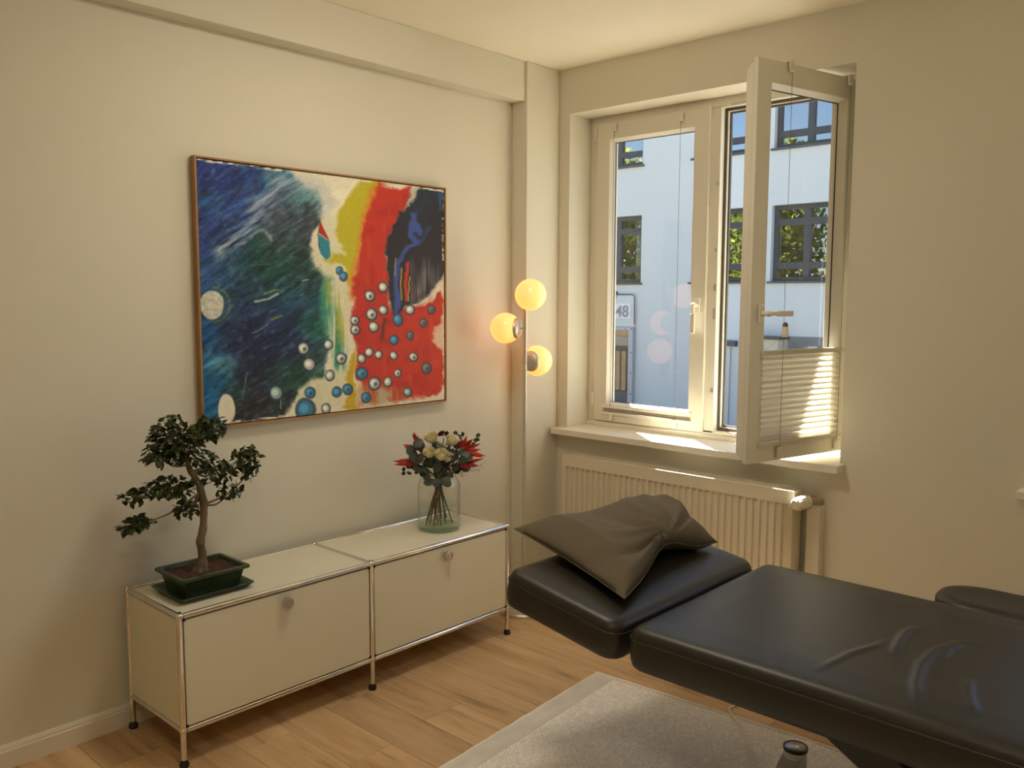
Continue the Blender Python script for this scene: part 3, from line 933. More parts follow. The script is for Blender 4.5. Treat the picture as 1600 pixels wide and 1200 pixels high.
def bedwrinkle(X, Y):
    gx, gy = X+BCX, Y+BCY
    z = np.zeros_like(X)
    for pts, w_, h_ in WR:
        z = np.maximum(z, wr_ridge(gx, gy, pts, w_, h_))
    z += 0.0012*np.sin(gx*9+np.sin(gy*5)*1.5)*np.cos(gy*6)
    return z
WR = [([(0.686, -2.145), (0.845, -2.165), (0.936, -2.193), (1.006, -2.197)], 0.010, 0.004),
      ([(0.90, -2.246), (0.979, -2.228), (1.072, -2.217), (1.143, -2.221)], 0.011, 0.007),
      ([(0.652, -2.384), (0.774, -2.337), (0.893, -2.313), (0.993, -2.311), (1.101, -2.339), (1.144, -2.373)], 0.013, 0.0060),
      ([(0.955, -2.337), (1.037, -2.335), (1.099, -2.355)], 0.008, 0.005),
      ([(0.701, -2.478), (0.804, -2.438), (0.894, -2.416)], 0.013, 0.0042)]
mb, rim = cushion(BX1-BX0, BY0-BY1, 0.112, 0.045, 0.030, 150, 250, bedwrinkle)
mc = mb.build('main_cushion', M_leather, bed, smooth=True, angle=60)
mc.location = (0, 0, BZ)
MB().tube([(x*1.002, y*1.002, -0.030) for x, y in rim]+[(rim[0][0]*1.002, rim[0][1]*1.002, -0.030)], 0.0024, 6, cap=False).build('piping', M_leather, mc, smooth=True)
HL = 0.425
mb, rim = cushion(BX1-BX0, HL, 0.112, 0.050, 0.030, 40, 30)
hc = mb.build('head_cushion', M_leather, bed, smooth=True, angle=60)
HT = math.atan2(0.070, 0.42)
hc.location = (0, BY0-BCY+0.022+HL/2*math.cos(HT), BZ-0.008+HL/2*math.sin(HT))
hc.rotation_euler = (HT, 0, 0)
MB().tube([(x*1.002, y*1.002, -0.030) for x, y in rim]+[(rim[0][0]*1.002, rim[0][1]*1.002, -0.030)], 0.0024, 6, cap=False).build('piping', M_leather, hc, smooth=True)
for k, (sx, sy) in enumerate(((-0.25, 0.1), (0.25, 0.1))):
    MB().tube([(sx, 0.18, -0.118), (sx, -HL/2-0.05, -0.118)], 0.012, 10).build('support_bar', M_steel, hc, smooth=True)
# armrest pad beyond the far long side
am = MB()
AW, AL = 0.128, 0.32
n = 40
outl = []
for i in range(n):
    a = 2*PI*i/n
    cxp = AW*math.copysign(abs(math.cos(a))**0.85, math.cos(a)); syp = AW*1.1*math.copysign(abs(math.sin(a))**0.85, math.sin(a))
    outl.append((cxp, syp+(AL-AW if math.sin(a) > 0 else -(AL-AW))))
vs, fs = [], []
levels = [(0.80, -0.060), (0.97, -0.052), (1.0, -0.035), (0.99, -0.015), (0.93, -0.004), (0.80, 0.000), (0.60, -0.002), (0.0, -0.006)]
for s, z in levels[:-1]:
    for x, y in outl:
        vs.append((x*s, y*(s*0.35+0.65), z))
for li in range(len(levels)-2):
    for i in range(n):
        j = (i+1) % n
        fs.append((li*n+i, li*n+j, (li+1)*n+j, (li+1)*n+i))
fs.append(tuple(range(n-1, -1, -1)))
fs.append(tuple((len(levels)-2)*n+i for i in range(n)))
am.add(vs, fs)
ao = am.build('armrest', M_leather, bed, smooth=True, angle=60)
ao.location = (1.552-BCX, -2.165-AL-BCY, 0.612)
ao.rotation_euler = (0, math.radians(2), 0)
MB().tube([(0, -0.05, -0.055), (-0.06, -0.05, -0.14), (-0.2, -0.05, -0.16)], 0.012, 10).build('bracket', M_steel, ao, smooth=True)
# chassis: rails, lifting arms and floor frame
fr = MB()
for x in (-0.27, 0.27):
    fr.box(x-0.025, x+0.025, -0.70, 0.73, BZ-0.165, BZ-0.114)
for y in (-0.6, 0.0, 0.55):
    fr.box(-0.27, 0.27, y-0.02, y+0.02, BZ-0.160, BZ-0.120)
fr.build('chassis', M_steel, bed, bevel=0.003)
for x in (-0.20, 0.20):
    MB().obox((x, -0.04, 0.285), ((1, 0, 0), Vector((0, 0.86, 0.50)).normalized(), Vector((0, -0.50, 0.86)).normalized()), (0.022, 0.36, 0.045)).build('lifting_arm', M_steel, bed, bevel=0.004)
ff = MB()
for x in (-0.15, 0.15):
    ff.box(x-0.028, x+0.028, -0.60, 0.49, 0.030, 0.085)
ff.box(-0.15, 0.15, -0.5, -0.44, 0.032, 0.082)
ff.box(-0.15, 0.15, 0.22, 0.28, 0.032, 0.082)
ff.build('floor_frame', pmat('grey_powder_coat', (0.33, 0.33, 0.31), 0.45, vary=0.03), bed, bevel=0.006)
M_fg = pmat('grey_foot', (0.66, 0.67, 0.65), 0.45, vary=0.03)
for x, y in ((0.15, 0.509), (-0.15, 0.509), (0.15, -0.62), (-0.15, -0.62)):
    ft = MB().lathe([(0, 0.0092), (0.034, 0.0092), (0.034, 0.150), (0, 0.150)], (x, y, 0), 24)
    ft.prism([(-0.150, 0.012), (-0.150, 0.050), (-0.034, 0.128), (0.0, 0.140), (0.0, 0.012)], (1, 0, 0), (0, 0, 1), (0, 1, 0), (x, y-0.030, 0), 0.060)
    f_ = ft.build('foot', M_fg, bed, smooth=True)
    MB().lathe([(0.0355, 0.148), (0.0365, 0.153), (0.0355, 0.159), (0.031, 0.160), (0.029, 0.158)], (x, y, 0), 28).build('cap_ring', M_black, f_, smooth=True)
    MB().lathe([(0.030, 0.158), (0.024, 0.1605), (0.0, 0.162)], (x, y, 0), 28).build('cap', pmat('smoked_cap', (0.50, 0.47, 0.43), 0.25, metal=0.4), f_, smooth=True)

# ------------------------------------------------------------------ pillow
def pillow():
    nu, nv = 90, 70
    Lc = Vector((0.80, -1.085, 0.742)); Fc = Vector((0.710, -1.585, 0.654)); Rc = Vector((1.375, -1.500, 0.660)); Bc = Vector((1.44, -1.235, 0.715))
    rg = np.random.default_rng(3)
    top, bot = [], []
    for i in range(nu+1):
        u = i/nu
        for j in range(nv+1):
            v = j/nv
            # u: left tip -> right side (long), v: back -> front
            p = (Lc*(1-u)+Bc*u)*(1-v)+(Fc*(1-u)+Rc*u)*v
            w_ = u**2.0
            su, sv = 4*u*(1-u), 4*v*(1-v)
            sw = 4*w_*(1-w_)
            # edges bow inwards between the corners
            p = p+(Fc-Lc).normalized()*(-0.030*su*(v**3)+0.03*su*((1-v)**3))
            p = p+(Rc-Fc).normalized()*(0.016*sv*((1-u)**3)-0.02*sv*(u**3))
            # front edge is pinched upwards between its tips
            pin = math.exp(-((u-0.52)/0.22)**2)*v**4
            p = p+Vector((0, 0, 0.050*pin))+(Lc-Fc).normalized()*0.02*pin
            prof = (min(1, u/0.16)**0.55)*(min(1, (1-u)/0.14)**0.6)*(sv**0.40)
            h = prof*(0.078+0.036*math.exp(-((u-0.72)/0.26)**2)+0.008*math.exp(-((v-0.3)/0.3)**2))
            # creases running from the pinch towards the far corner
            a = (u-0.56); b = (1.0-v)
            ang = math.atan2(b, a+1e-6); rr = math.hypot(a*1.3, b)
            crease = 0
            for k, (aa, wd, am_) in enumerate(((1.05, 0.10, -0.012), (1.35, 0.08, 0.007), (1.72, 0.10, -0.009), (2.05, 0.09, 0.007), (2.45, 0.10, -0.013), (2.75, 0.08, 0.006), (0.65, 0.10, 0.006), (0.38, 0.09, -0.007))):
                crease += 2.6*am_*math.exp(-((ang-aa-0.25*math.sin(rr*3))/wd)**2)*min(1, rr*5)*math.exp(-(rr/0.55)**2)
            rip = 0.0062*math.sin(38*(u+0.35*v)+2*math.sin(6*v))*max(0, u-0.45)*2*sv + 0.003*math.sin(11*u+7*v)*sv*su
            top.append(p+Vector((0, 0, h+(crease+rip)*min(1, 3*prof))))
            bot.append(p-Vector((0, 0, 0.034*prof*(1-0.9*pin))))
    n = nv+1
    fs = [(i*n+j, (i+1)*n+j, (i+1)*n+j+1, i*n+j+1) for i in range(nu) for j in range(nv)]
    o = len(top)
    fs += [(o+i*n+j, o+i*n+j+1, o+(i+1)*n+j+1, o+(i+1)*n+j) for i in range(nu) for j in range(nv)]
    edge = [i*n for i in range(nu+1)]+[nu*n+j for j in range(1, n)]+[i*n+nv for i in range(nu-1, -1, -1)]+[j for j in range(nv-1, 0, -1)]
    E = len(edge)
    fs += [(edge[i], edge[(i+1) % E], o+edge[(i+1) % E], o+edge[i]) for i in range(E)]
    seam = [top[q] for q in edge]
    mb = MB().add(top+bot, fs)
    bm = bmesh.new()
    M_pil = pmat('taupe_cotton', (0.125, 0.103, 0.070), 0.85, spec=0.25, vary=0.06, vscale=5, bump=0.10, bscale=420)
    r_ = tag(empty('pillow', (1.07, -1.33, 0.66)), 'crumpled taupe pillow lying on the head of the treatment table', 'pillow')
    off(mb, r_).build('cover', M_pil, r_, smooth=True, angle=120)
    off(MB().tube(seam+[seam[0]], 0.0016, 6, cap=False), r_).build('seam', M_pil, r_, smooth=True)
    bm.free()
pillow()

# ------------------------------------------------------------------ rug
RA = math.radians(4.2)
ra = Vector((-math.cos(RA), -math.sin(RA), 0)); rb = Vector((math.sin(RA), -math.cos(RA), 0))
rc = Vector((1.445, -0.945, 0))
RL, RWd = 1.62, 2.25
rug = tag(empty('rug', rc), 'flat-woven cream rug with braided texture partly under the treatment table', 'rug')
M_rug = pmat('rug_wool', (0.92, 0.88, 0.80), 0.95, spec=0.1, vary=0.10, vscale=60, bump=0.25, bscale=400)
M_rugb = pmat('rug_band', (0.92, 0.88, 0.80), 0.95, spec=0.1, vary=0.06, vscale=30, bump=0.3, bscale=300, stretch=(0.3, 1, 1))
M_rugd = pmat('rug_ground', (0.70, 0.64, 0.55), 0.95, spec=0.1)
RP = lambda a, b, z: ra*a+rb*b+Vector((0, 0, z))
m = MB().obox(RP(RL/2, RWd/2, 0.003), (ra, rb, (0, 0, 1)), (RL/2, RWd/2, 0.003))
m.build('backing', M_rugd, rug)
BAND = 0.085
m = MB()
nb_ = 16
for k in range(nb_):                                   # plain-woven end band: fine ribs
    b0 = 0.002+(BAND-0.004)*k/nb_; b1 = 0.002+(BAND-0.004)*(k+0.86)/nb_
    m.prism([(b0, 0.004), (b0+0.0008, 0.0085), ((b0+b1)/2, 0.0095), (b1-0.0008, 0.0085), (b1, 0.004)], rb, (0, 0, 1), ra, (0, 0, 0), RL)
m.build('end_band', M_rugb, rug, smooth=True)
pts = []
for i in range(61):
    pts.append(RP(RL*i/60, 0.0+0.0012*math.sin(i*1.3), 0.006))
m = MB().tube(pts, 0.0042, 6)
m.tube([RP(0.0+0.0016*math.sin(i*0.9), RWd*i/90, 0.006) for i in range(91)], 0.0046, 6)
m.build('edge_stitching', M_rugb, rug, smooth=True)
rg = np.random.default_rng(11)
ca, cb = 0.0150, 0.0088
na, nbn = int((RL-0.012)/ca), int((RWd-BAND-0.01)/cb)
I, J = np.meshgrid(np.arange(na), np.arange(nbn), indexing='ij')
a = (0.010+ca*(I+0.5+0.5*(J % 2))).ravel(); b = (BAND+cb*(J+0.5)).ravel()
a = a+rg.normal(0, 0.0008, a.shape); b = b+rg.normal(0, 0.0006, b.shape)
k = a < RL-0.008
a, b = a[k], b[k]
n = len(a)
hh = rg.uniform(0.0072, 0.0086, n)
ha, hb = ca*0.47, cb*0.44
sk = np.where(J.ravel()[k] % 2 == 0, 0.0016, -0.0016)
def quad(sa, sb, z, shift=0.0):
    out = []
    for ua, ub in ((-1, -1), (1, -1), (1, 1), (-1, 1)):
        out.append(np.stack([a+ua*sa, b+ub*sb+ua*sk*shift, z], -1))
    return out
Vv = np.stack(quad(ha, hb, np.full(n, 0.0058), 1)+quad(ha*0.58, hb*0.45, hh, 1), 1).reshape(-1, 3)
W3 = Vv[:, :1]*np.array(ra)[None]+Vv[:, 1:2]*np.array(rb)[None]+np.array([0, 0, 1])[None]*Vv[:, 2:3]
base = (np.arange(n)*8)[:, None]
Fq = np.concatenate([base+np.array(q)[None] for q in ((4, 7, 6, 5), (0, 4, 5, 1), (1, 5, 6, 2), (2, 6, 7, 3), (3, 7, 4, 0))])
me = bpy.data.meshes.new('loops'); me.from_pydata(W3.tolist(), [], Fq[:, ::-1].tolist())
lo = mesh_obj('loops', me, M_rug, rug, smooth=True, angle=80)
lo['kind'] = 'stuff'

# ------------------------------------------------------------------ power cord on the floor
cordpts = [(1.70, -1.72, 0.10), (1.66, -1.58, 0.03), (1.60, -1.50, 0.006), (1.545, -1.478, 0.006), (1.51, -1.49, 0.008), (1.46, -1.54, 0.014), (1.41, -1.60, 0.0175), (1.36, -1.635, 0.0175),
           (1.30, -1.68, 0.0175), (1.26, -1.735, 0.0175), (1.22, -1.77, 0.0175), (1.16, -1.79, 0.0175), (1.08, -1.83, 0.0175), (0.98, -1.93, 0.0175)]
def smoothpath(pts, n=6):
    P_ = [Vector(p) for p in pts]; P_ = [P_[0]*2-P_[1]]+P_+[P_[-1]*2-P_[-2]]
    out = []
    for i in range(1, len(P_)-2):
        for k in range(n):
            t = k/n
            a0, a1, a2, a3 = P_[i-1], P_[i], P_[i+1], P_[i+2]
            out.append(0.5*((2*a1)+(a2-a0)*t+(2*a0-5*a1+4*a2-a3)*t*t+(3*a1-a0-3*a2+a3)*t**3))
    out.append(P_[-2])
    return out
tag(MB().tube(smoothpath(cordpts), 0.0036, 8).build('power_cord', pmat('cord_grey', (0.78, 0.74, 0.66), 0.5), smooth=True), 'thin pale grey power cord running over the rug from under the table', 'cord')

# ------------------------------------------------------------------ painting
class Lattice:
    def __init__(self, seed):
        self.t = np.random.default_rng(seed).random((64, 64))
    def __call__(self, x, y):
        xi, yi = np.floor(x).astype(int), np.floor(y).astype(int)
        fx, fy = x-xi, y-yi
        fx, fy = fx*fx*(3-2*fx), fy*fy*(3-2*fy)
        t = self.t
        g = lambda i, j: t[(yi+j) % 64, (xi+i) % 64]
        return (g(0, 0)*(1-fx)+g(1, 0)*fx)*(1-fy)+(g(0, 1)*(1-fx)+g(1, 1)*fx)*fy

def paint_colours(U, V):
    """U,V in 0..1 over the canvas (left-right, top-down) -> linear RGB of the paint"""
    # layout sheet: a slanted quadrilateral the motifs were measured in
    src = np.array([(103, 95), (1512, 268), (1516, 1484), (135, 1644)], float)
    dst = np.array([(0, 0), (1, 0), (1, 1), (0, 1)], float)
    A = []
    for (u, v), (x, y) in zip(dst, src):
        A.append([u, v, 1, 0, 0, 0, -u*x, -v*x]); A.append([0, 0, 0, u, v, 1, -u*y, -v*y])
    h = np.linalg.solve(np.array(A), src.ravel())
    w = h[6]*U+h[7]*V+1
    X, Y = (h[0]*U+h[1]*V+h[2])/w, (h[3]*U+h[4]*V+h[5])/w
    n1, n2, n3, n4 = Lattice(1), Lattice(2), Lattice(3), Lattice(4)
    wx = (n1(X/90, Y/90)-0.5)*46+(n2(X/28, Y/28)-0.5)*20+(n3(X/9, Y/9)-0.5)*9
    wy = (n2(X/90+9, Y/90)-0.5)*46+(n3(X/28+5, Y/28)-0.5)*20+(n1(X/9, Y/9+4)-0.5)*9
    def streak(ang, sx, sy, L):
        c, s = math.cos(ang), math.sin(ang)
        return L((X*c+Y*s)/sx, (-X*s+Y*c)/sy)
    st = 0.5*streak(-0.55, 120, 14, n1)+0.3*streak(-0.7, 60, 7, n2)+0.2*streak(-0.4, 40, 5, n3)
    vd = 0.6*streak(PI/2, 220, 13, n4)+0.4*streak(PI/2, 150, 6, n2)
    fine = n4(X/6, Y/6)
    rgb = np.empty(X.shape+(3,)); rgb[:] = (222, 206, 170)
    rgb *= (0.94+0.10*n1(X/60, Y/60))[..., None]
    def lay(a, col):
        nonlocal rgb
        a = np.clip(a, 0, 1)[..., None]
        rgb = rgb*(1-a)+np.asarray(col, float)*a
    def inside(poly, soft=6, warp=1.0):
        x, y = X+wx*warp, Y+wy*warp
        ins = np.zeros(X.shape, bool); d2 = np.full(X.shape, 1e12)
        n = len(poly)
        for i in range(n):
            x0, y0 = poly[i]; x1, y1 = poly[(i+1) % n]
            if y0 != y1:
                c = ((y0 > y) != (y1 > y)) & (x < (x1-x0)*(y-y0)/(y1-y0)+x0)
                ins ^= c
            dx, dy = x1-x0, y1-y0
            t = np.clip(((x-x0)*dx+(y-y0)*dy)/(dx*dx+dy*dy+1e-9), 0, 1)
            d2 = np.minimum(d2, (x-x0-t*dx)**2+(y-y0-t*dy)**2)
        d = np.sqrt(d2)*np.where(ins, 1, -1)
        return np.clip(d/soft*0.5+0.5, 0, 1)
    def line(pts, wd, soft=0.5, warp=0.4):
        x, y = X+wx*warp, Y+wy*warp
        d = np.full(X.shape, 1e9)
        for (x0, y0), (x1, y1) in zip(pts[:-1], pts[1:]):
            dx, dy = x1-x0, y1-y0
            t = np.clip(((x-x0)*dx+(y-y0)*dy)/(dx*dx+dy*dy+1e-9), 0, 1)
            d = np.minimum(d, np.hypot(x-x0-t*dx, y-y0-t*dy))
        return np.clip((wd-d)/(wd*soft), 0, 1)
    # dark sea of blues, greens and near-black on the left
    sea = inside([(60, 60), (470, 128), (640, 150), (720, 230), (795, 330), (800, 430), (755, 560), (780, 690), (850, 770), (850, 900), (825, 1000), (850, 1100), (835, 1250), (810, 1350), (720, 1390), (640, 1490), (570, 1600), (340, 1640), (60, 1680)], 14)
    blobs = [(170, 150, 140, (26, 40, 98)), (400, 170, 120, (30, 52, 104)), (280, 380, 130, (42, 66, 118)), (540, 200, 70, (24, 84, 118)), (150, 330, 60, (38, 82, 116)), (190, 520, 120, (34, 52, 96)),
             (470, 330, 80, (96, 110, 132)), (600, 420, 110, (66, 72, 78)), (700, 330, 80, (80, 118, 116)), (760, 480, 90, (64, 62, 60)), (600, 560, 100, (48, 56, 54)), (520, 700, 150, (26, 66, 48)), (330, 690, 110, (34, 62, 80)), (180, 740, 90, (40, 72, 110)),
             (700, 760, 110, (36, 62, 52)), (560, 830, 100, (24, 62, 60)), (380, 850, 110, (28, 58, 74)), (680, 950, 120, (28, 66, 84)), (480, 1000, 120, (30, 42, 76)), (280, 1000, 60, (60, 92, 112)), (360, 1090, 120, (30, 36, 58)), (580, 1130, 130, (26, 34, 62)), (780, 1050, 80, (30, 84, 64)),
             (170, 1180, 90, (22, 76, 118)), (230, 1270, 60, (104, 148, 150)), (200, 1400, 80, (24, 88, 126)), (430, 1280, 140, (28, 36, 54)), (640, 1330, 110, (32, 62, 46)), (300, 1420, 70, (38, 70, 56)), (430, 1500, 130, (44, 38, 36)), (560, 1560, 80, (40, 46, 42)), (150, 1530, 60, (30, 96, 130)), (780, 1270, 60, (70, 100, 90))]
    num = np.zeros(X.shape+(3,)); den = np.zeros(X.shape)
    sx_, sy_ = X+wx*1.6+(st-0.5)*70, Y+wy*1.6-(st-0.5)*60
    for bx, by, br, c in blobs:
        g_ = np.exp(-((sx_-bx)**2+(sy_-by)**2)/(br*br)*1.1)+1e-9
        num += g_[..., None]*np.asarray(c, float); den += g_
    seac = num/den[..., None]
    seac = seac*(0.55+0.90*st)[..., None]+((fine-0.5)*14)[..., None]
    rgb = rgb*(1-sea[..., None])+seac*sea[..., None]
    lay(sea*np.clip(streak(-0.5, 48, 17, n3)*1.7+n1(X/22, Y/22)*0.9-1.45, 0, 1)*0.55, (92, 124, 138))
    lay(sea*np.clip(streak(-0.9, 70, 22, n2)*1.6+n4(X/30, Y/30)*0.8-1.30, 0, 1)*0.65, (24, 28, 36))
    # pale veil arching over it
    lay(line([(235, 625), (330, 545), (450, 395), (520, 270), (640, 205), (760, 225), (810, 320)], 78, 0.9, 1.2)*np.clip(st*2.6-0.75, 0, 1)*0.72, (176, 172, 168))
    lay(line([(560, 225), (680, 200), (790, 250), (825, 340)], 80, 0.95, 1.4)*(0.45+0.6*st)*0.8, (150, 156, 150))
    lay(line([(610, 330), (700, 290), (770, 330)], 46, 0.95, 1.4)*np.clip(st*2.2-0.5, 0, 1)*0.8, (86, 128, 128))
    lay(line([(700, 180), (810, 235), (835, 340), (818, 420)], 50, 0.9, 1)*0.85, (200, 190, 164))
    lay(line([(400, 430), (560, 250), (760, 260)], 26, 0.9, 1.5)*np.clip(st*3-1, 0, 1)*0.6, (140, 152, 160))
    lay(line([(440, 330), (500, 245), (600, 175)], 8, 0.9, 0.6)*0.8, (50, 130, 158))
    lay(line([(230, 620), (480, 520), (520, 540)], 22, 0.9, 1.2)*np.clip(st*3-1, 0, 1)*0.7, (160, 158, 160))
    # cream spine with drips
    lay(inside([(800, 430), (880, 430), (930, 620), (980, 760), (1000, 900), (990, 1100), (960, 1320), (930, 1330), (880, 1100), (850, 900), (840, 770), (770, 690), (760, 600)], 26)*0.85, (206, 192, 150))
    lay(inside([(840, 790), (880, 800), (905, 1000), (935, 1150), (960, 1330), (910, 1340), (850, 1220), (830, 1080), (800, 980)], 20)*np.clip(vd*2-0.25, 0, 1), (58, 126, 92))
    lay(inside([(850, 800), (935, 860), (950, 1180), (905, 1160), (870, 1000)], 16)*np.clip(vd*3-1.2, 0, 1)*0.8, (172, 158, 52))
    # yellow
    lay(inside([(1055, 210), (1160, 225), (1130, 330), (1080, 450), (1040, 560), (1010, 700), (1000, 820), (965, 800), (935, 725), (845, 695), (855, 610), (930, 645), (900, 540), (885, 440), (960, 320)], 14), (178, 160, 30))
    lay(line([(1150, 235), (1090, 400), (1045, 560), (1015, 720), (1000, 900)], 42, 0.9, 1)*0.8, (204, 112, 28))
    # red
    lay(inside([(1155, 232), (1322, 256), (1310, 310), (1260, 400), (1200, 500), (1172, 610), (1190, 760), (1180, 900), (1240, 1010), (1310, 960), (1380, 930), (1430, 905), (1490, 858), (1530, 900), (1500, 1050), (1455, 1140), (1500, 1200), (1530, 1300), (1530, 1400), (1475, 1462), (1300, 1500), (1100, 1520), (1045, 1420), (1020, 1330), (1010, 1200), (990, 1080), (985, 960), (1010, 780), (1035, 620), (1065, 480), (1115, 330)], 10),
        (182, 46, 26))
    redm = inside([(1155, 232), (1322, 256), (1172, 610), (1180, 900), (1500, 880), (1500, 1450), (1100, 1520), (990, 1080), (1035, 620)], 20)
    lay(redm*np.clip(n1(X/50, Y/50)*1.6-0.8, 0, 1)*0.6, (152, 28, 20))
    lay(redm*np.clip(n2(X/30, Y/80)*2.4-1.7, 0, 1)*0.5, (206, 84, 40))
    # dark plume with a blue stroke, upper right
    lay(inside([(1330, 325), (1390, 258), (1530, 268), (1530, 760), (1490, 790), (1440, 850), (1375, 905), (1300, 940), (1285, 1000), (1230, 1010), (1188, 880), (1182, 640), (1168, 600), (1200, 500), (1250, 400)], 9), (40, 33, 35))
    lay(inside([(1330, 330), (1390, 270), (1480, 280), (1400, 420), (1280, 440)], 50)*0.7, (36, 52, 62))
    lay(line([(1345, 410), (1375, 500), (1335, 470), (1320, 520), (1370, 570), (1280, 620), (1248, 680), (1246, 820), (1250, 985)], 27, 0.7, 0.8)*0.9, (58, 78, 138))
    lay(line([(1380, 560), (1440, 480)], 24, 0.9, 1)*0.6, (46, 62, 108))
    lay(line([(1495, 280), (1500, 380)], 20, 0.9, 1)*0.9, (30, 84, 128))
    lay(inside([(1330, 690), (1500, 720), (1485, 800), (1400, 880), (1320, 925)], 40)*np.clip(vd*2.4-0.6, 0, 1)*0.75, (128, 118, 110))
    lay(line([(1235, 660), (1234, 760)], 5, 0.8, 0.2)*0.8, (180, 160, 60))
    lay(line([(1272, 720), (1270, 900)], 7, 0.8, 0.3)*0.9, (170, 152, 50))
    lay(line([(1308, 690), (1296, 800), (1300, 900)], 14, 0.6, 0.3), (178, 48, 32))
    lay(line([(1318, 770), (1310, 905)], 5, 0.8, 0.3)*0.9, (190, 160, 40))
    lay(inside([(1150, 1000), (1175, 1010), (1165, 1160), (1145, 1120)], 10)*0.8, (70, 40, 30))
    # bare canvas showing at the right edge
    lay(inside([(1425, 905), (1500, 800), (1530, 780), (1530, 880), (1485, 856), (1430, 920), (1370, 945)], 8), (214, 196, 160))
    lay(inside([(1530, 980), (1490, 1050), (1452, 1130), (1475, 1185), (1530, 1230)], 10)*0.9, (208, 170, 140))
    lay(inside([(1380, 1500), (1410, 1470), (1440, 1480), (1480, 1455), (1500, 1410), (1530, 1400), (1530, 1520), (1380, 1520)], 5), (212, 190, 156))
    lay(np.clip((X-1500)/8, 0, 1)*np.clip(n3(X/9, Y/14)*3-1.5, 0, 1), (212, 196, 160))
    lay(np.clip((1.012-V)/0.0, 0, 0) if False else np.clip((0.012-V)/0.004, 0, 1)*np.clip(n2(X/30, Y/9)*3-1.1, 0, 1), (206, 192, 160))
    lay(np.clip((V-0.988)/0.004, 0, 1)*np.clip(n2(X/30+3, Y/9)*3-1.2, 0, 1), (206, 192, 160))
    # foot of the picture
    lay(inside([(760, 1355), (900, 1335), (965, 1320), (955, 1550), (690, 1590), (650, 1500)], 22)*np.clip(0.45+vd, 0, 1), (204, 190, 148))
    lay(line([(640, 1420), (720, 1400)], 40, 0.9, 1.5)*0.4, (90, 110, 80))
    lay(inside([(965, 1340), (998, 1190), (1016, 1300), (1004, 1420), (1022, 1545), (950, 1550)], 9), (186, 148, 28))
    lay(inside([(1022, 1400), (1120, 1410), (1290, 1430), (1285, 1510), (1090, 1540), (1022, 1545)], 18)*np.clip(vd*2-0.2, 0, 1)*0.8, (178, 118, 66))
    lay(inside([(1140, 1440), (1220, 1450), (1210, 1520), (1150, 1525)], 12)*0.6, (170, 178, 150))
    # the red and teal beak
    lay(inside([(790, 440), (830, 470), (790, 620), (770, 560)], 14)*0.8, (208, 196, 164))
    lay(inside([(804, 448), (860, 562), (798, 520)], 3, 0.15), (168, 38, 30))
    lay(inside([(797, 526), (859, 566), (861, 655), (842, 675), (812, 645), (797, 595)], 4, 0.15), (48, 118, 124))
    lay(line([(800, 440), (796, 530), (805, 620)], 3, 0.6, 0.2)*0.8, (40, 44, 44))
    # moon and egg
    def disc(cx, cyy, rx, ry, soft=0.10):
        return np.clip((1-np.hypot((X+wx*0.15-cx)/rx, (Y+wy*0.15-cyy)/ry))/soft, 0, 1)
    ring = np.abs(np.hypot((X-190)/95, (Y-935)/100)-1)
    lay(np.clip(1-ring/0.09, 0, 1)*(X > 190)*np.clip(st*2, 0, 1)*0.8, (112, 128, 36))
    lay(disc(183, 938, 72, 88)*(0.75+0.35*n3(X/14, Y/14)), (202, 188, 158))
    lay(disc(262, 1545, 52, 94), (216, 202, 168))
    # flecks
    for p, wd, c in (([(430, 912), (500, 900), (555, 876)], 10, (196, 190, 176)), ([(480, 872), (565, 848)], 7, (140, 142, 46)), ([(520, 1025), (580, 1000)], 10, (130, 126, 44)), ([(415, 1095), (500, 1045)], 4, (170, 166, 150)),
                     ([(412, 712), (520, 702)], 3, (96, 116, 40)), ([(705, 795), (740, 785)], 5, (180, 176, 166)), ([(388, 1320), (350, 1480)], 3, (130, 140, 120)), ([(575, 1450), (575, 1540)], 4, (150, 156, 140))):
        lay(line(p, wd, 0.9, 0.3)*0.85, c)
    # bubbles
    W_, B_, D_, P_ = (216, 204, 178), (74, 138, 164), (120, 112, 104), (170, 186, 170)
    for bx, by, br, c in ((910, 737, 19, B_), (936, 770, 22, B_), (1160, 828, 24, W_), (1085, 880, 27, W_), (1160, 962, 23, W_), (1093, 986, 29, W_), (1320, 962, 25, W_), (1247, 1020, 28, B_), (1440, 960, 21, D_), (1396, 1038, 21, D_), (1320, 1110, 21, D_),
                         (1000, 1022, 23, W_), (1004, 1078, 25, W_), (1106, 1062, 27, W_), (1225, 1137, 24, B_), (703, 1187, 31, W_), (846, 1165, 24, W_), (735, 1282, 33, W_), (922, 1247, 28, W_), (856, 1345, 26, W_), (1082, 1205, 23, W_), (1040, 1245, 23, W_), (1138, 1224, 21, W_), (1222, 1228, 20, W_),
                         (1335, 1236, 23, W_), (1410, 1300, 27, D_), (1041, 1332, 30, B_), (1246, 1328, 20, W_), (1112, 1393, 31, W_), (1187, 1382, 24, W_), (1302, 1444, 21, P_), (1063, 1475, 26, B_), (957, 1425, 27, B_), (893, 1440, 26, B_), (742, 1445, 27, B_), (548, 1445, 36, P_), (712, 1545, 52, B_), (832, 1537, 25, W_)):
        e = 1.12
        lay(disc(bx+2, by+2, br*1.28, br*1.28*e, 0.16)*0.9, (44, 58, 70))
        lay(disc(bx, by, br*0.98, br*0.98*e, 0.2), np.asarray(c)*0.78)
        lay(disc(bx-br*0.15, by-br*0.1, br*0.66, br*0.62*e, 0.4)*0.9, np.clip(np.asarray(c)*1.10, 0, 235))
        if c is D_ or (bx*7+by) % 3 == 0:
            lay(disc(bx+br*0.2, by+br*0.15, br*0.42, br*0.42*e, 0.3)*0.8, (60, 62, 76))
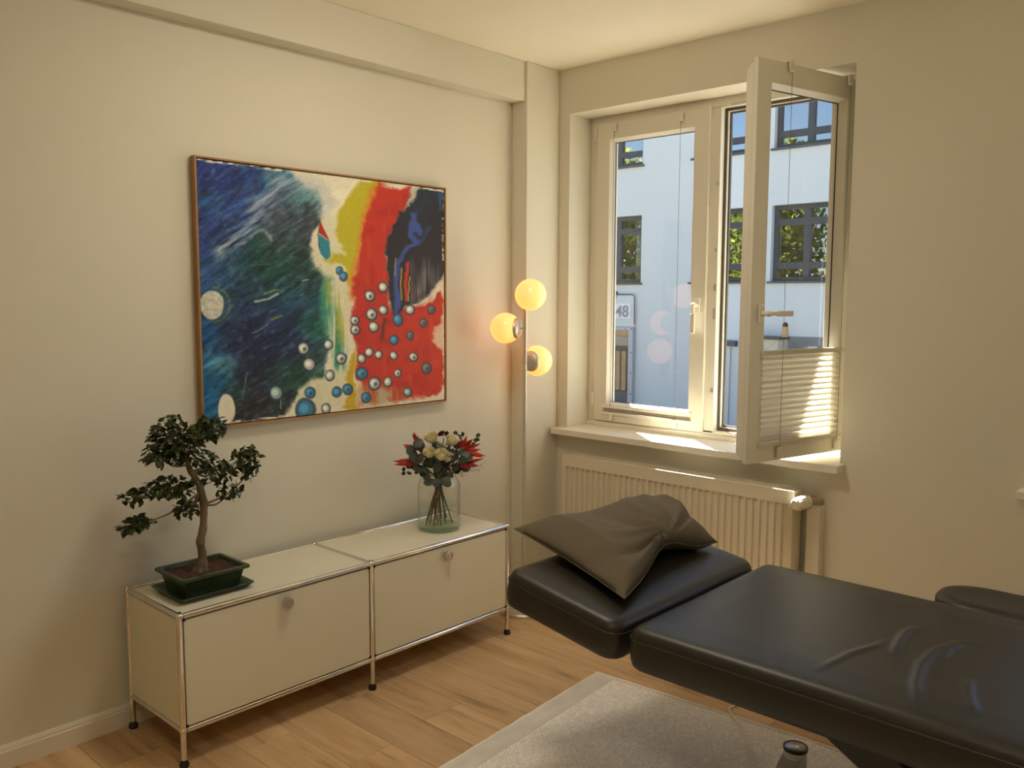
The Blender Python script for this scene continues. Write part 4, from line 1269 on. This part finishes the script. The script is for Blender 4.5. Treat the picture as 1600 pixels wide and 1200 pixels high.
    rgb = np.clip(rgb*(0.96+0.08*fine)[..., None], 0, 255)/255
    l = np.where(rgb <= 0.04045, rgb/12.92, ((rgb+0.055)/1.055)**2.4)
    l = l/np.array([0.90, 0.80, 0.66])                  # the photograph's warm room light taken out
    return np.clip(l, 0.004, 0.88)

PX0, PX1, PZ0, PZ1 = 0.290, 1.485, 1.010, 1.977
pic = tag(empty('painting', ((PX0+PX1)/2, 0, (PZ0+PZ1)/2)), 'large abstract painting in blue, red and yellow with white bubbles on the wall', 'painting')
pc = pic.location
FW, FD = 0.010, 0.034
NU, NV = 430, 350
uu, vv = np.meshgrid(np.linspace(0, 1, NU), np.linspace(0, 1, NV), indexing='ij')
cols_ = paint_colours(uu, vv)
x = PX0+FW+(PX1-PX0-2*FW)*uu-pc.x
z = PZ1-FW-(PZ1-PZ0-2*FW)*vv-pc.z
Vn = np.stack([x, np.full_like(x, -(FD-0.006)), z], -1).reshape(-1, 3)
idx = np.arange(NU*NV).reshape(NU, NV)
Fn = np.stack([idx[:-1, :-1], idx[:-1, 1:], idx[1:, 1:], idx[1:, :-1]], -1).reshape(-1, 4)
me = bpy.data.meshes.new('canvas'); me.from_pydata(Vn.tolist(), [], Fn.tolist())
at = me.color_attributes.new('paint', 'FLOAT_COLOR', 'POINT')
at.data.foreach_set('color', np.concatenate([cols_.reshape(-1, 3), np.ones((NU*NV, 1))], 1).astype(np.float32).ravel())
m, nt, bs = nodes_of('oil_paint')
an = nt.nodes.new('ShaderNodeAttribute'); an.attribute_name = 'paint'
nt.links.new(an.outputs['Color'], bs.inputs['Base Color'])
bs.inputs['Roughness'].default_value = 0.55; bs.inputs['Specular IOR Level'].default_value = 0.3
nn = nt.nodes.new('ShaderNodeTexNoise'); nn.inputs['Scale'].default_value = 60; nn.inputs['Detail'].default_value = 5
tc = nt.nodes.new('ShaderNodeTexCoord'); nt.links.new(tc.outputs['Object'], nn.inputs['Vector'])
bp = nt.nodes.new('ShaderNodeBump'); bp.inputs['Strength'].default_value = 0.15; bp.inputs['Distance'].default_value = 0.004
nt.links.new(nn.outputs['Fac'], bp.inputs['Height']); nt.links.new(bp.outputs[0], bs.inputs['Normal'])
mesh_obj('canvas', me, m, pic)
off(MB().box(PX0+FW, PX1-FW, -0.006, -(FD-0.007), PZ0+FW, PZ1-FW), pic).build('stretcher', pmat('raw_pine', (0.5, 0.38, 0.22), 0.8), pic)
M_fr = pmat('oak_batten', (0.33, 0.17, 0.055), 0.5, vary=0.15, vscale=14, stretch=(0.2, 1, 1))
for x0, x1, z0, z1 in ((PX0, PX1, PZ1-0.006, PZ1), (PX0, PX1, PZ0, PZ0+0.006), (PX0, PX0+0.006, PZ0+0.006, PZ1-0.006), (PX1-0.006, PX1, PZ0+0.006, PZ1-0.006)):
    off(MB().box(x0, x1, -0.004, -FD, z0, z1), pic).build('frame_batten', M_fr, pic)

# ------------------------------------------------------------------ bonsai
ZT = SB_H+0.0045                                        # top of the sideboard
M_pot = pmat('green_glaze', (0.030, 0.050, 0.022), 0.28, vary=0.35, vscale=9)
PCX, PCY = 0.172, -0.228
tray = tag(empty('plant_tray', (PCX, PCY, ZT)), 'shallow dark green saucer under the bonsai pot', 'saucer')
def rectloft(levels, inner=None):
    """levels: (half x, half y, z) from outside bottom, up and over the rim, down inside"""
    vs, fs = [], []
    cr = 0.18
    for hx, hy, z in levels:
        c = 0.012
        for sx, sy in ((1, 1), (-1, 1), (-1, -1), (1, -1)):
            pts = [(hx, hy-c), (hx-c*0.3, hy-c*0.3), (hx-c, hy)]
            if sx*sy < 0: pts = pts[::-1]
            vs += [(sx*px_, sy*py_, z) for px_, py_ in pts]
    n = 12
    for l in range(len(levels)-1):
        for k in range(n):
            k2 = (k+1) % n
            fs.append((l*n+k, l*n+k2, (l+1)*n+k2, (l+1)*n+k))
    fs.append(tuple(range(n-1, -1, -1)))
    fs.append(tuple((len(levels)-1)*n+k for k in range(n)))
    return MB().add(vs, fs)
rectloft([(0.112, 0.088, 0), (0.116, 0.092, 0.002), (0.134, 0.110, 0.019), (0.134, 0.110, 0.022), (0.128, 0.104, 0.0215), (0.110, 0.086, 0.006)]).build('dish', M_pot, tray, smooth=True, angle=30)
bon = tag(empty('bonsai', (PCX, PCY, ZT+0.006)), 'small leafy bonsai tree in a dark green rectangular pot', 'bonsai')
rectloft([(0.092, 0.068, 0), (0.096, 0.072, 0.001), (0.108, 0.088, 0.058), (0.112, 0.092, 0.062), (0.1225, 0.1025, 0.066), (0.1235, 0.1035, 0.070), (0.1225, 0.1025, 0.075), (0.110, 0.090, 0.076), (0.106, 0.086, 0.066), (0.104, 0.084, 0.050)]).build('pot', M_pot, bon, smooth=True, angle=30)
so = []
sf = []
ns = 40
rg = np.random.default_rng(5)
for i in range(ns+1):
    for j in range(ns+1):
        x, y = (i/ns*2-1)*0.1055, (j/ns*2-1)*0.0855
        r2 = ((x+0.01)/0.05)**2+((y-0.0)/0.05)**2
        so.append((x, y, 0.062+0.006*math.exp(-r2)+rg.uniform(-0.0022, 0.0022)))
for i in range(ns):
    for j in range(ns):
        a = i*(ns+1)+j
        sf.append((a, a+ns+1, a+ns+2, a+1))
MB().add(so, sf).build('soil', pmat('granular_soil', (0.060, 0.026, 0.014), 0.95, vary=0.6, vscale=90, bump=0.5, bscale=200), bon)
B0 = bon.location
M_trunk = pmat('bonsai_bark', (0.175, 0.118, 0.072), 0.8, vary=0.35, vscale=25, bump=0.5, bscale=70, stretch=(1, 1, 0.35))
def bl(x, y, z): return Vector((x, y, z))-B0
tp = [(0.160, -0.232, 0.558), (0.166, -0.236, 0.585), (0.166, -0.240, 0.625), (0.161, -0.240, 0.665), (0.172, -0.241, 0.710), (0.176, -0.240, 0.765), (0.178, -0.238, 0.800), (0.166, -0.236, 0.852), (0.150, -0.234, 0.889), (0.135, -0.232, 0.917), (0.128, -0.232, 0.950), (0.120, -0.23, 0.985), (0.10, -0.23, 1.03)]
tr_ = [0.024, 0.019, 0.0135, 0.0135, 0.0125, 0.0125, 0.0130, 0.0115, 0.0105, 0.0095, 0.0075, 0.005, 0.003]
sp = smoothpath([bl(*p) for p in tp], 4)
rr_ = np.interp(np.linspace(0, len(tr_)-1, len(sp)), range(len(tr_)), tr_)
rr_ = [r*(1+0.08*math.sin(i*1.7)+0.05*math.sin(i*0.6)) for i, r in enumerate(rr_)]
trm = MB().tube(sp, rr_, 14)
for dx, dy in ((-0.030, 0.010), (-0.018, -0.022), (0.020, -0.018), (0.012, 0.024)):
    trm.tube([bl(0.162, -0.235, 0.585), bl(0.162+dx*0.5, -0.235+dy*0.5, 0.570), bl(0.162+dx, -0.235+dy, 0.556)], [0.014, 0.010, 0.004], 8)
trm.sphere(bl(0.158, -0.250, 0.660), 0.008, 10, 8)
trm.build('trunk', M_trunk, bon, smooth=True, angle=70)
CR = Vector((math.sin(YAW), -math.cos(YAW), 0)); CF = Vector((math.cos(YAW), math.sin(YAW), 0))
clusters = [(0.089, 1.022, 0.082, 0.052, 130), (0.213, 1.048, 0.042, 0.040, 55), (0.023, 0.977, 0.041, 0.041, 40), (0.141, 0.955, 0.070, 0.028, 36), (0.231, 0.892, 0.058, 0.034, 55), (0.34, 0.928, 0.044, 0.036, 58), (0.276, 0.821, 0.044, 0.020, 26),
            (0.062, 0.868, 0.083, 0.031, 85), (-0.052, 0.857, 0.034, 0.024, 34), (0.118, 0.790, 0.032, 0.030, 36), (-0.050, 0.764, 0.046, 0.021, 56), (0.356, 0.876, 0.025, 0.025, 16), (0.076, 1.088, 0.030, 0.014, 12)]
anchors = {0: (0.12, -0.23, 0.985), 1: (0.12, -0.23, 0.985), 2: (0.132, -0.232, 0.93), 3: (0.130, -0.232, 0.95), 4: (0.135, -0.232, 0.915), 5: (0.140, -0.233, 0.910), 6: (0.178, -0.238, 0.787), 7: (0.160, -0.235, 0.868), 8: (0.160, -0.235, 0.866), 9: (0.170, -0.237, 0.842), 10: (0.172, -0.238, 0.835), 11: (0.178, -0.238, 0.789), 12: (0.10, -0.23, 1.03)}
brm = MB()
leafpts = []
rg = np.random.default_rng(21)
for ci, (cx_, cz_, rx_, rz_, n_) in enumerate(clusters):
    depth = rg.uniform(-0.02, 0.03)
    C = Vector((cx_, -0.24, cz_))+CF*depth*0
    A0 = Vector(anchors[ci])
    mid = (A0+C)/2+Vector((0, 0, -0.018 if ci not in (6, 11) else -0.02))
    brm.tube([q-B0 for q in smoothpath([A0, mid, C], 5)], list(np.linspace(0.0042, 0.0016, 11)), 7)
    tips = []
    for k in range(max(3, n_//9)):
        d = Vector(rg.normal(size=3)).normalized()
        T = C+CR*(d.x*rx_*0.75)+CF*(d.y*0.055)+Vector((0, 0, d.z*rz_*0.75))
        tips.append(T)
        brm.tube([q-B0 for q in (C.lerp(mid, 0.3), C.lerp(T, 0.5)+Vector((0, 0, -0.006)), T)], [0.0016, 0.0012, 0.0006], 5)
    for k in range(int(n_*(2.1 if ci < 5 else 1.7))):
        while True:
            q = rg.uniform(-1, 1, 3)
            if q @ q <= 1: break
        p = C+CR*(q[0]*rx_*1.12)+CF*(q[1]*0.075)+Vector((0, 0, q[2]*rz_*1.15))
        leafpts.append((p, C))
brm.build('branches', M_trunk, bon, smooth=True, angle=70)
M_leaf = leafmat('bonsai_leaf', (0.036, 0.048, 0.010), 0.32, 0.18, 0.5)
def leafmesh(L, W, fold, curl):
    ys_ = (0, 0.25, 0.55, 0.8, 1.0); ws_ = (0.05, 0.8, 1.0, 0.6, 0.0)
    vs, fs = [], []
    for t, w_ in zip(ys_, ws_):
        zc = -curl*t*t*L
        vs += [(-W*w_/2, t*L, zc+fold*W*w_), (0, t*L, zc), (W*w_/2, t*L, zc+fold*W*w_)]
    for i in range(4):
        a = i*3
        fs += [(a, a+1, a+4, a+3), (a+1, a+2, a+5, a+4)]
    return vs, fs
lmesh = []
for L_, W_ in ((0.031, 0.0185), (0.028, 0.0170), (0.024, 0.0150)):
    v_, f_ = leafmesh(L_, W_, 0.16, 0.35)
    me = bpy.data.meshes.new('leaf'); me.from_pydata(v_, [], f_); me.materials.append(M_leaf)
    me.polygons.foreach_set('use_smooth', [True]*len(me.polygons))
    lmesh.append((me, v_, f_))
rest = MB()
order = sorted(range(len(leafpts)), key=lambda i: (leafpts[i][0]-CAM_POS).length)
front = set(order[:300])
for i, (p, C) in enumerate(leafpts):
    d = (p-C)
    d = Vector((d.x, d.y, d.z*0.6+0.004)) + Vector(rg.normal(size=3))*0.028
    d.normalize()
    up = (Vector((0, 0, 1))+Vector(rg.normal(size=3))*0.55).normalized()
    xax = d.cross(up).normalized(); zax = xax.cross(d)
    s = rg.uniform(0.8, 1.12)
    mw = Matrix.Translation(p-B0-d*0.012) @ Matrix((xax, d, zax)).transposed().to_4x4() @ Matrix.Scale(s, 4)
    me, v_, f_ = lmesh[rg.integers(0, 3)]
    if i in front:
        inst('leaf', me, bon, mw)
    else:
        rest.add([mw @ Vector(q) for q in v_], f_)
ro = rest.build('foliage', M_leaf, bon, smooth=True, angle=180)
ro['kind'] = 'stuff'

# ------------------------------------------------------------------ glass vase and bouquet
VC = Vector((1.253, -0.231, ZT))
vase = tag(empty('glass_vase', VC), 'clear greenish glass jar vase half filled with water', 'vase')
M_vg = glassmat('vase_glass', (0.972, 0.982, 0.965), 1.5, 0.02)
M_vb = glassmat('vase_foot_glass', (0.80, 0.90, 0.82), 1.45, 0.05)
outer = [(0.0, 0.0), (0.070, 0.0), (0.084, 0.006), (0.0915, 0.018), (0.0925, 0.05), (0.0925, 0.185), (0.0915, 0.197), (0.086, 0.212), (0.077, 0.224), (0.0735, 0.232), (0.0735, 0.262), (0.0755, 0.266)]
inner = [(r-0.0035, z) for r, z in reversed(outer[3:-1])]
MB().lathe(outer+[(0.0745, 0.269), (0.0715, 0.267)]+inner+[(0.080, 0.014), (0.0, 0.011)], (0, 0, 0), 48).build('jar', M_vg, vase, smooth=True, angle=60)
MB().lathe([(0, 0.0005), (0.069, 0.0005), (0.083, 0.0065), (0.0905, 0.018), (0.0885, 0.019), (0.079, 0.0125), (0, 0.0105)], (0, 0, 0), 48).build('thick_base', M_vb, vase, smooth=True, angle=60)
M_wat = glassmat('water', (0.965, 0.985, 0.965), 1.33, 0.0)
MB().lathe([(0, 0.0125), (0.078, 0.0150), (0.0875, 0.020), (0.0880, 0.05), (0.0885, 0.112), (0.0855, 0.1105), (0, 0.1105)], (0, 0, 0), 48).build('water', M_wat, vase, smooth=True, angle=50)

BQ = Vector((VC.x, VC.y, 0))
def bq(a, z, dep=0.0):
    """a: metres along the wall-facing width of the bunch, z height, dep: towards (+) or away from the wall"""
    return BQ+CR*a-CF*dep+Vector((0, 0, z))
TIE = bq(0.003, 0.722)
M_stem = pmat('flower_stem', (0.055, 0.075, 0.022), 0.6, vary=0.4, vscale=30)
M_rstem = pmat('red_stem', (0.16, 0.035, 0.02), 0.6)
def stem(root, head, seed, mat=M_stem, r=0.0028):
    rs = np.random.default_rng(seed)
    an = rs.uniform(0, 2*PI); rad_ = rs.uniform(0.030, 0.072)
    d = TIE+Vector((rs.uniform(-0.012, 0.012), rs.uniform(-0.012, 0.012), rs.uniform(-0.01, 0.01)))
    foot = BQ+CR*(math.cos(an)*rad_)+CF*(math.sin(an)*rad_)+Vector((0, 0, ZT+rs.uniform(0.018, 0.045)))
    pts = smoothpath([head, head.lerp(d, 0.55)+Vector((0, 0, -0.01)), d, foot.lerp(d, 0.4), foot], 4)
    m = MB().tube([p-root.location for p in pts], r, 7)
    return m.build('stem', mat, root, smooth=True)
M_rose = leafmat('rose_petal', (0.90, 0.86, 0.65), 0.6, 0.35, 0.06)
M_calyx = pmat('rose_calyx', (0.10, 0.12, 0.04), 0.6)
def rose(c, R, tilt, label, seed):
    root = tag(empty('rose', c), label, 'flower', 'cream roses in the bouquet')
    rs = np.random.default_rng(seed)
    ax = (Vector((0, 0, 1))+CF*tilt[1]+CR*tilt[0]).normalized()
    A1 = ax.orthogonal().normalized(); B1 = ax.cross(A1)
    m = MB()
    for ring_, (rb_, rt_, z0_, z1_, npet, ph) in enumerate(((0.05, 0.16, -0.2, 0.60, 3, 0), (0.10, 0.34, -0.4, 0.70, 4, 0.6), (0.20, 0.55, -0.6, 0.72, 4, 0.2), (0.28, 0.78, -0.8, 0.68, 5, 0.9), (0.32, 0.95, -0.95, 0.58, 5, 0.4), (0.32, 1.06, -1.0, 0.36, 5, 1.1))):
        for k in range(npet):
            a0 = 2*PI*k/npet+ph+rs.uniform(-0.1, 0.1)
            wd = 2*PI/npet*0.72
            g = 6
            vs, fs = [], []
            for i in range(g+1):
                t = i/g
                zz = z0_+(z1_-z0_)*t
                rr = rb_+(rt_-rb_)*math.sin(t*PI/2)**0.8
                if t > 0.8: rr += 0.10*(t-0.8)*5*(ring_ > 1)*1.0
                for j in range(7):
                    s = j/6*2-1
                    ww = wd*(0.55+0.45*math.sin(min(1, t*1.3)*PI/2))
                    a = a0+s*ww
                    r3 = rr*(1-0.06*(1-s*s))
                    z3 = zz-0.16*(s*s)*t*t*(1 if ring_ else 0.4)
                    vs.append(ax*(z3*R)+(A1*math.cos(a)+B1*math.sin(a))*(r3*R))
            for i in range(g):
                for j in range(6):
                    q = i*7+j
                    fs.append((q, q+1, q+8, q+7))
            m.add(vs, fs)
    m.build('bloom', M_rose, root, smooth=True, angle=180)
    MB().lathe([(0, -1.2*R), (0.18*R, -1.15*R), (0.34*R, -0.95*R), (0.30*R, -0.8*R), (0, -0.75*R)], (0, 0, 0), 12, axis=ax).build('calyx', M_calyx, root, smooth=True)
    stem(root, c-ax*R*0.85, seed+40)
    return root
rose(bq(-0.031, 0.895, 0.02), 0.028, (-0.2, -0.55), 'cream rose, upper one nearer the painting in the bouquet', 1)
rose(bq(0.060, 0.886, 0.03), 0.027, (0.3, -0.5), 'cream rose beside the dark red flower, nearer the lamp', 2)
rose(bq(-0.035, 0.838, 0.062), 0.025, (-0.15, -0.75), 'cream rose at lower left of the bouquet, facing out', 3)
rose(bq(0.018, 0.832, 0.078), 0.027, (0.05, -0.75), 'cream rose low in the middle of the bouquet, largest and facing out', 4)
rose(bq(0.044, 0.818, 0.060), 0.023, (0.25, -0.5), 'cream rose half hidden behind grey-green leaves of the bouquet', 5)
# dark red flower
dr = tag(empty('carnation', bq(0.022, 0.902, 0.0)), 'dark burgundy ruffled flower at the top of the bouquet', 'flower')
rs = np.random.default_rng(9)
m = MB()
for k in range(150):
    d = Vector(rs.normal(size=3)); d.z = abs(d.z)*0.7; d.normalize()
    p = Vector((d.x*0.025, d.y*0.025, d.z*0.020)); a = d.orthogonal().normalized(); b = d.cross(a)
    w_ = 0.0045
    m.add([p*0.55-a*w_*0.5, p*0.55+a*w_*0.5, p+a*w_+b*rs.uniform(-.003, .003), p*1.06, p-a*w_+b*rs.uniform(-.003, .003)], [(0, 1, 2, 3, 4)])
m.build('bloom', leafmat('burgundy_petal', (0.10, 0.010, 0.014), 0.6, 0.2, 0.5), dr)
stem(dr, bq(0.022, 0.89, 0.0), 77)
# spiky scarlet bracts
M_red = leafmat('scarlet_bract', (0.42, 0.030, 0.022), 0.45, 0.2, 0.35)
def spike(m, p0, p1, w_):
    d = (p1-p0); L = d.length; d.normalize()
    side = d.cross(CF+Vector((0, 0, -0.25))).normalized(); nrm = side.cross(d)
    vs, fs = [], []
    for t, k in ((0, 0.35), (0.25, 0.9), (0.5, 1.0), (0.75, 0.62), (1.0, 0.02)):
        c = p0+d*(L*t)+nrm*(0.10*L*math.sin(t*PI))
        vs += [c-side*(w_*k)+nrm*(w_*k*0.5), c, c+side*(w_*k)+nrm*(w_*k*0.5)]
    for i in range(4):
        q = i*3
        fs += [(q, q+1, q+4, q+3), (q+1, q+2, q+5, q+4)]
    m.add(vs, fs)
def spiky(c, tips, label, seed, tiltw=0.0085):
    root = tag(empty('spiky_flower', c), label, 'flower', 'spiky red flowers in the bouquet')
    rs = np.random.default_rng(seed)
    for (a, z, dep) in tips:
        m = MB()
        spike(m, Vector(rs.normal(size=3))*0.004, bq(a, z, dep)-c, tiltw*rs.uniform(0.8, 1.2))
        m.build('bract', M_red, root, smooth=True, angle=180)
    stem(root, c, seed+5, M_rstem, 0.0032)
    return root
K = 0.00277
def px(x_, y_): return ((x_-686)*K, 0.736+(740-y_)*K)
def tipl(lst, dep0):
    out = []
    for i, (x_, y_) in enumerate(lst):
        a, z = px(x_, y_)
        out.append((a, z, dep0+0.03*math.sin(i*2.1)))
    return out
spiky(bq(*px(722, 702), 0.03), tipl([(730, 679), (740, 682), (751, 693), (752, 700), (759, 709), (755, 715), (722, 682), (735, 672+12), (748, 704), (716, 686), (745, 690)], 0.03), 'red spiky flower fanning out towards the lamp', 31)
spiky(bq(*px(716, 722), 0.05), tipl([(757, 712), (750, 722), (728, 728), (742, 719), (735, 724), (752, 716)], 0.06), 'red spiky flower low on the lamp side of the bouquet', 32)
spiky(bq(*px(657, 700), 0.02), tipl([(645, 677), (649, 673), (652, 680), (648, 682), (632, 693), (631, 700), (655, 684)], 0.01), 'red spiky flower standing up on the painting side of the bouquet', 33)
spiky(bq(*px(652, 720), 0.04), tipl([(616.5, 718), (621, 721), (626, 716), (630, 723), (660, 708)], 0.05), 'red spiky flower pointing sideways low on the painting side', 34)
# eucalyptus: grey-green round leaves
M_euc = leafmat('eucalyptus_leaf', (0.060, 0.075, 0.058), 0.5, 0.15, 0.4)
M_euc2 = leafmat('dark_round_leaf', (0.030, 0.048, 0.020), 0.45, 0.15, 0.4)
def rleaf(R, asp=1.0):
    n = 10
    vs = [(0, 0, 0)]
    for k in range(n):
        a = 2*PI*k/n
        x_, y_ = math.cos(a)*R*asp, R+math.sin(a)*R
        vs.append((x_, y_, -0.35*(x_*x_)/R-0.15*(y_*y_)/R))
    vs[0] = (0, R, 0.0)
    return vs, [(0, 1+k, 1+(k+1) % n) for k in range(n)]
rl = []
for R_, asp, mt in ((0.021, 1.0, M_euc), (0.016, 0.95, M_euc), (0.0105, 0.85, M_euc2), (0.024, 0.75, M_euc)):
    v_, f_ = rleaf(R_, asp)
    me = bpy.data.meshes.new('leaf'); me.from_pydata(v_, [], f_); me.materials.append(mt)
    me.polygons.foreach_set('use_smooth', [True]*len(me.polygons))
    rl.append(me)
def sprig(name, leaves, label, seed, group, size=None):
    rs = np.random.default_rng(seed)
    c = bq(*leaves[0][:3])
    root = tag(empty(name, c), label, 'foliage', group)
    for (a, z, dep, k) in leaves:
        p = bq(a, z, dep)
        o_ = p-TIE
        d = (o_.normalized()+Vector(rs.normal(size=3))*0.45).normalized()
        face = (-CF*1.0+Vector((0, 0, 0.5))+Vector(rs.normal(size=3))*0.45).normalized()
        xax = d.cross(face).normalized(); zax = xax.cross(d)
        s = rs.uniform(0.85, 1.15)
        inst('leaf', rl[k], root, Matrix.Translation(p-c-d*0.012) @ Matrix((xax, d, zax)).transposed().to_4x4() @ Matrix.Scale(s, 4))
    stem(root, c, seed+3, M_stem, 0.0024)
    return root
def lv(lst, dep, k):
    return [(*px(x_, y_), dep+0.02*math.sin(i*1.9), k if not isinstance(k, tuple) else k[i % len(k)]) for i, (x_, y_) in enumerate(lst)]
G = 'leaf sprigs in the bouquet'
sprig('eucalyptus_sprig', lv([(650, 703), (654, 690), (660, 700), (647, 710), (662, 712), (655, 717), (665, 722)], 0.06, (0, 0, 3)), 'broad grey-green leaf sprig on the painting side of the bouquet', 51, G)
sprig('eucalyptus_sprig', lv([(712, 705), (720, 697), (724, 705), (714, 714), (722, 716), (708, 716), (728, 711)], 0.075, (0, 1)), 'broad grey-green leaf sprig on the lamp side of the bouquet', 52, G)
sprig('eucalyptus_sprig', lv([(692, 735), (686, 728), (700, 730), (688, 742), (696, 744), (680, 738), (704, 738), (691, 750), (685, 733), (710, 726)], 0.07, (0, 3, 1)), 'drooping grey-green leaf sprig over the vase neck', 53, G)
sprig('eucalyptus_sprig', lv([(672, 732), (664, 728), (670, 742), (676, 748), (680, 722), (666, 738), (675, 726), (660, 732)], 0.04, (0, 3, 1)), 'dark leaf sprig hanging beside the vase neck', 54, G)
sprig('eucalyptus_sprig', lv([(690, 722), (700, 722), (680, 720), (710, 734), (718, 728), (672, 718), (695, 726), (725, 730)], 0.02, (0, 0, 3)), 'dark leaf sprig filling the middle of the bouquet under the roses', 55, G)
sprig('round_leaf_sprig', lv([(640, 728), (634, 730), (631, 740), (641, 738), (652, 735), (646, 728), (656, 730), (648, 724)], 0.02, 2), 'small round leaf sprig drooping towards the painting', 56, G)
sprig('round_leaf_sprig', lv([(719, 683), (712, 677), (722, 679), (715, 682)], 0.0, 2), 'small round leaf sprig behind the upper cream rose', 57, G)
sprig('round_leaf_sprig', lv([(746, 688), (747, 680), (743, 689), (738, 694)], -0.02, 2), 'small round leaf sprig sticking up on the lamp side', 58, G)
# baby's breath
M_gyp = pmat('tiny_white_flower', (0.66, 0.60, 0.48), 0.7)
def gyp(lst, dep, label, seed, n=7):
    rs = np.random.default_rng(seed)
    c = bq(*px(*lst[0]), dep)
    root = tag(empty('babys_breath', c), label, 'flower', 'sprays of tiny white flowers')
    st_, fl = MB(), MB()
    for x_, y_ in lst:
        p = bq(*px(x_, y_), dep)-c
        st_.tube([TIE-c+(p-(TIE-c))*0.45, p], [0.001, 0.0006], 4)
        for k in range(n):
            q = p+Vector(rs.normal(size=3))*0.010
            st_.tube([p, q], 0.0004, 3)
            fl.sphere(q, rs.uniform(0.0015, 0.0026), 6, 4)
    st_.build('twigs', M_stem, root)
    f_ = fl.build('blossoms', M_gyp, root, smooth=True); f_['kind'] = 'stuff'
sprig('eucalyptus_sprig', lv([(684, 698), (692, 696), (700, 700), (678, 704), (706, 706), (690, 706), (698, 712), (682, 712), (668, 706), (712, 698)], -0.005, (0, 1, 0)), 'dark leaf sprig behind the cream roses', 59, G)
gyp([(695, 688), (699, 693), (692, 695), (704, 699), (708, 704), (689, 690), (702, 690), (684, 694)], 0.075, 'spray of tiny white flowers between the cream roses', 61, 9)
gyp([(740, 728), (748, 733), (735, 732), (722, 738), (724, 742), (752, 725)], 0.02, 'loose spray of tiny pale flowers drooping towards the lamp', 62, 6)
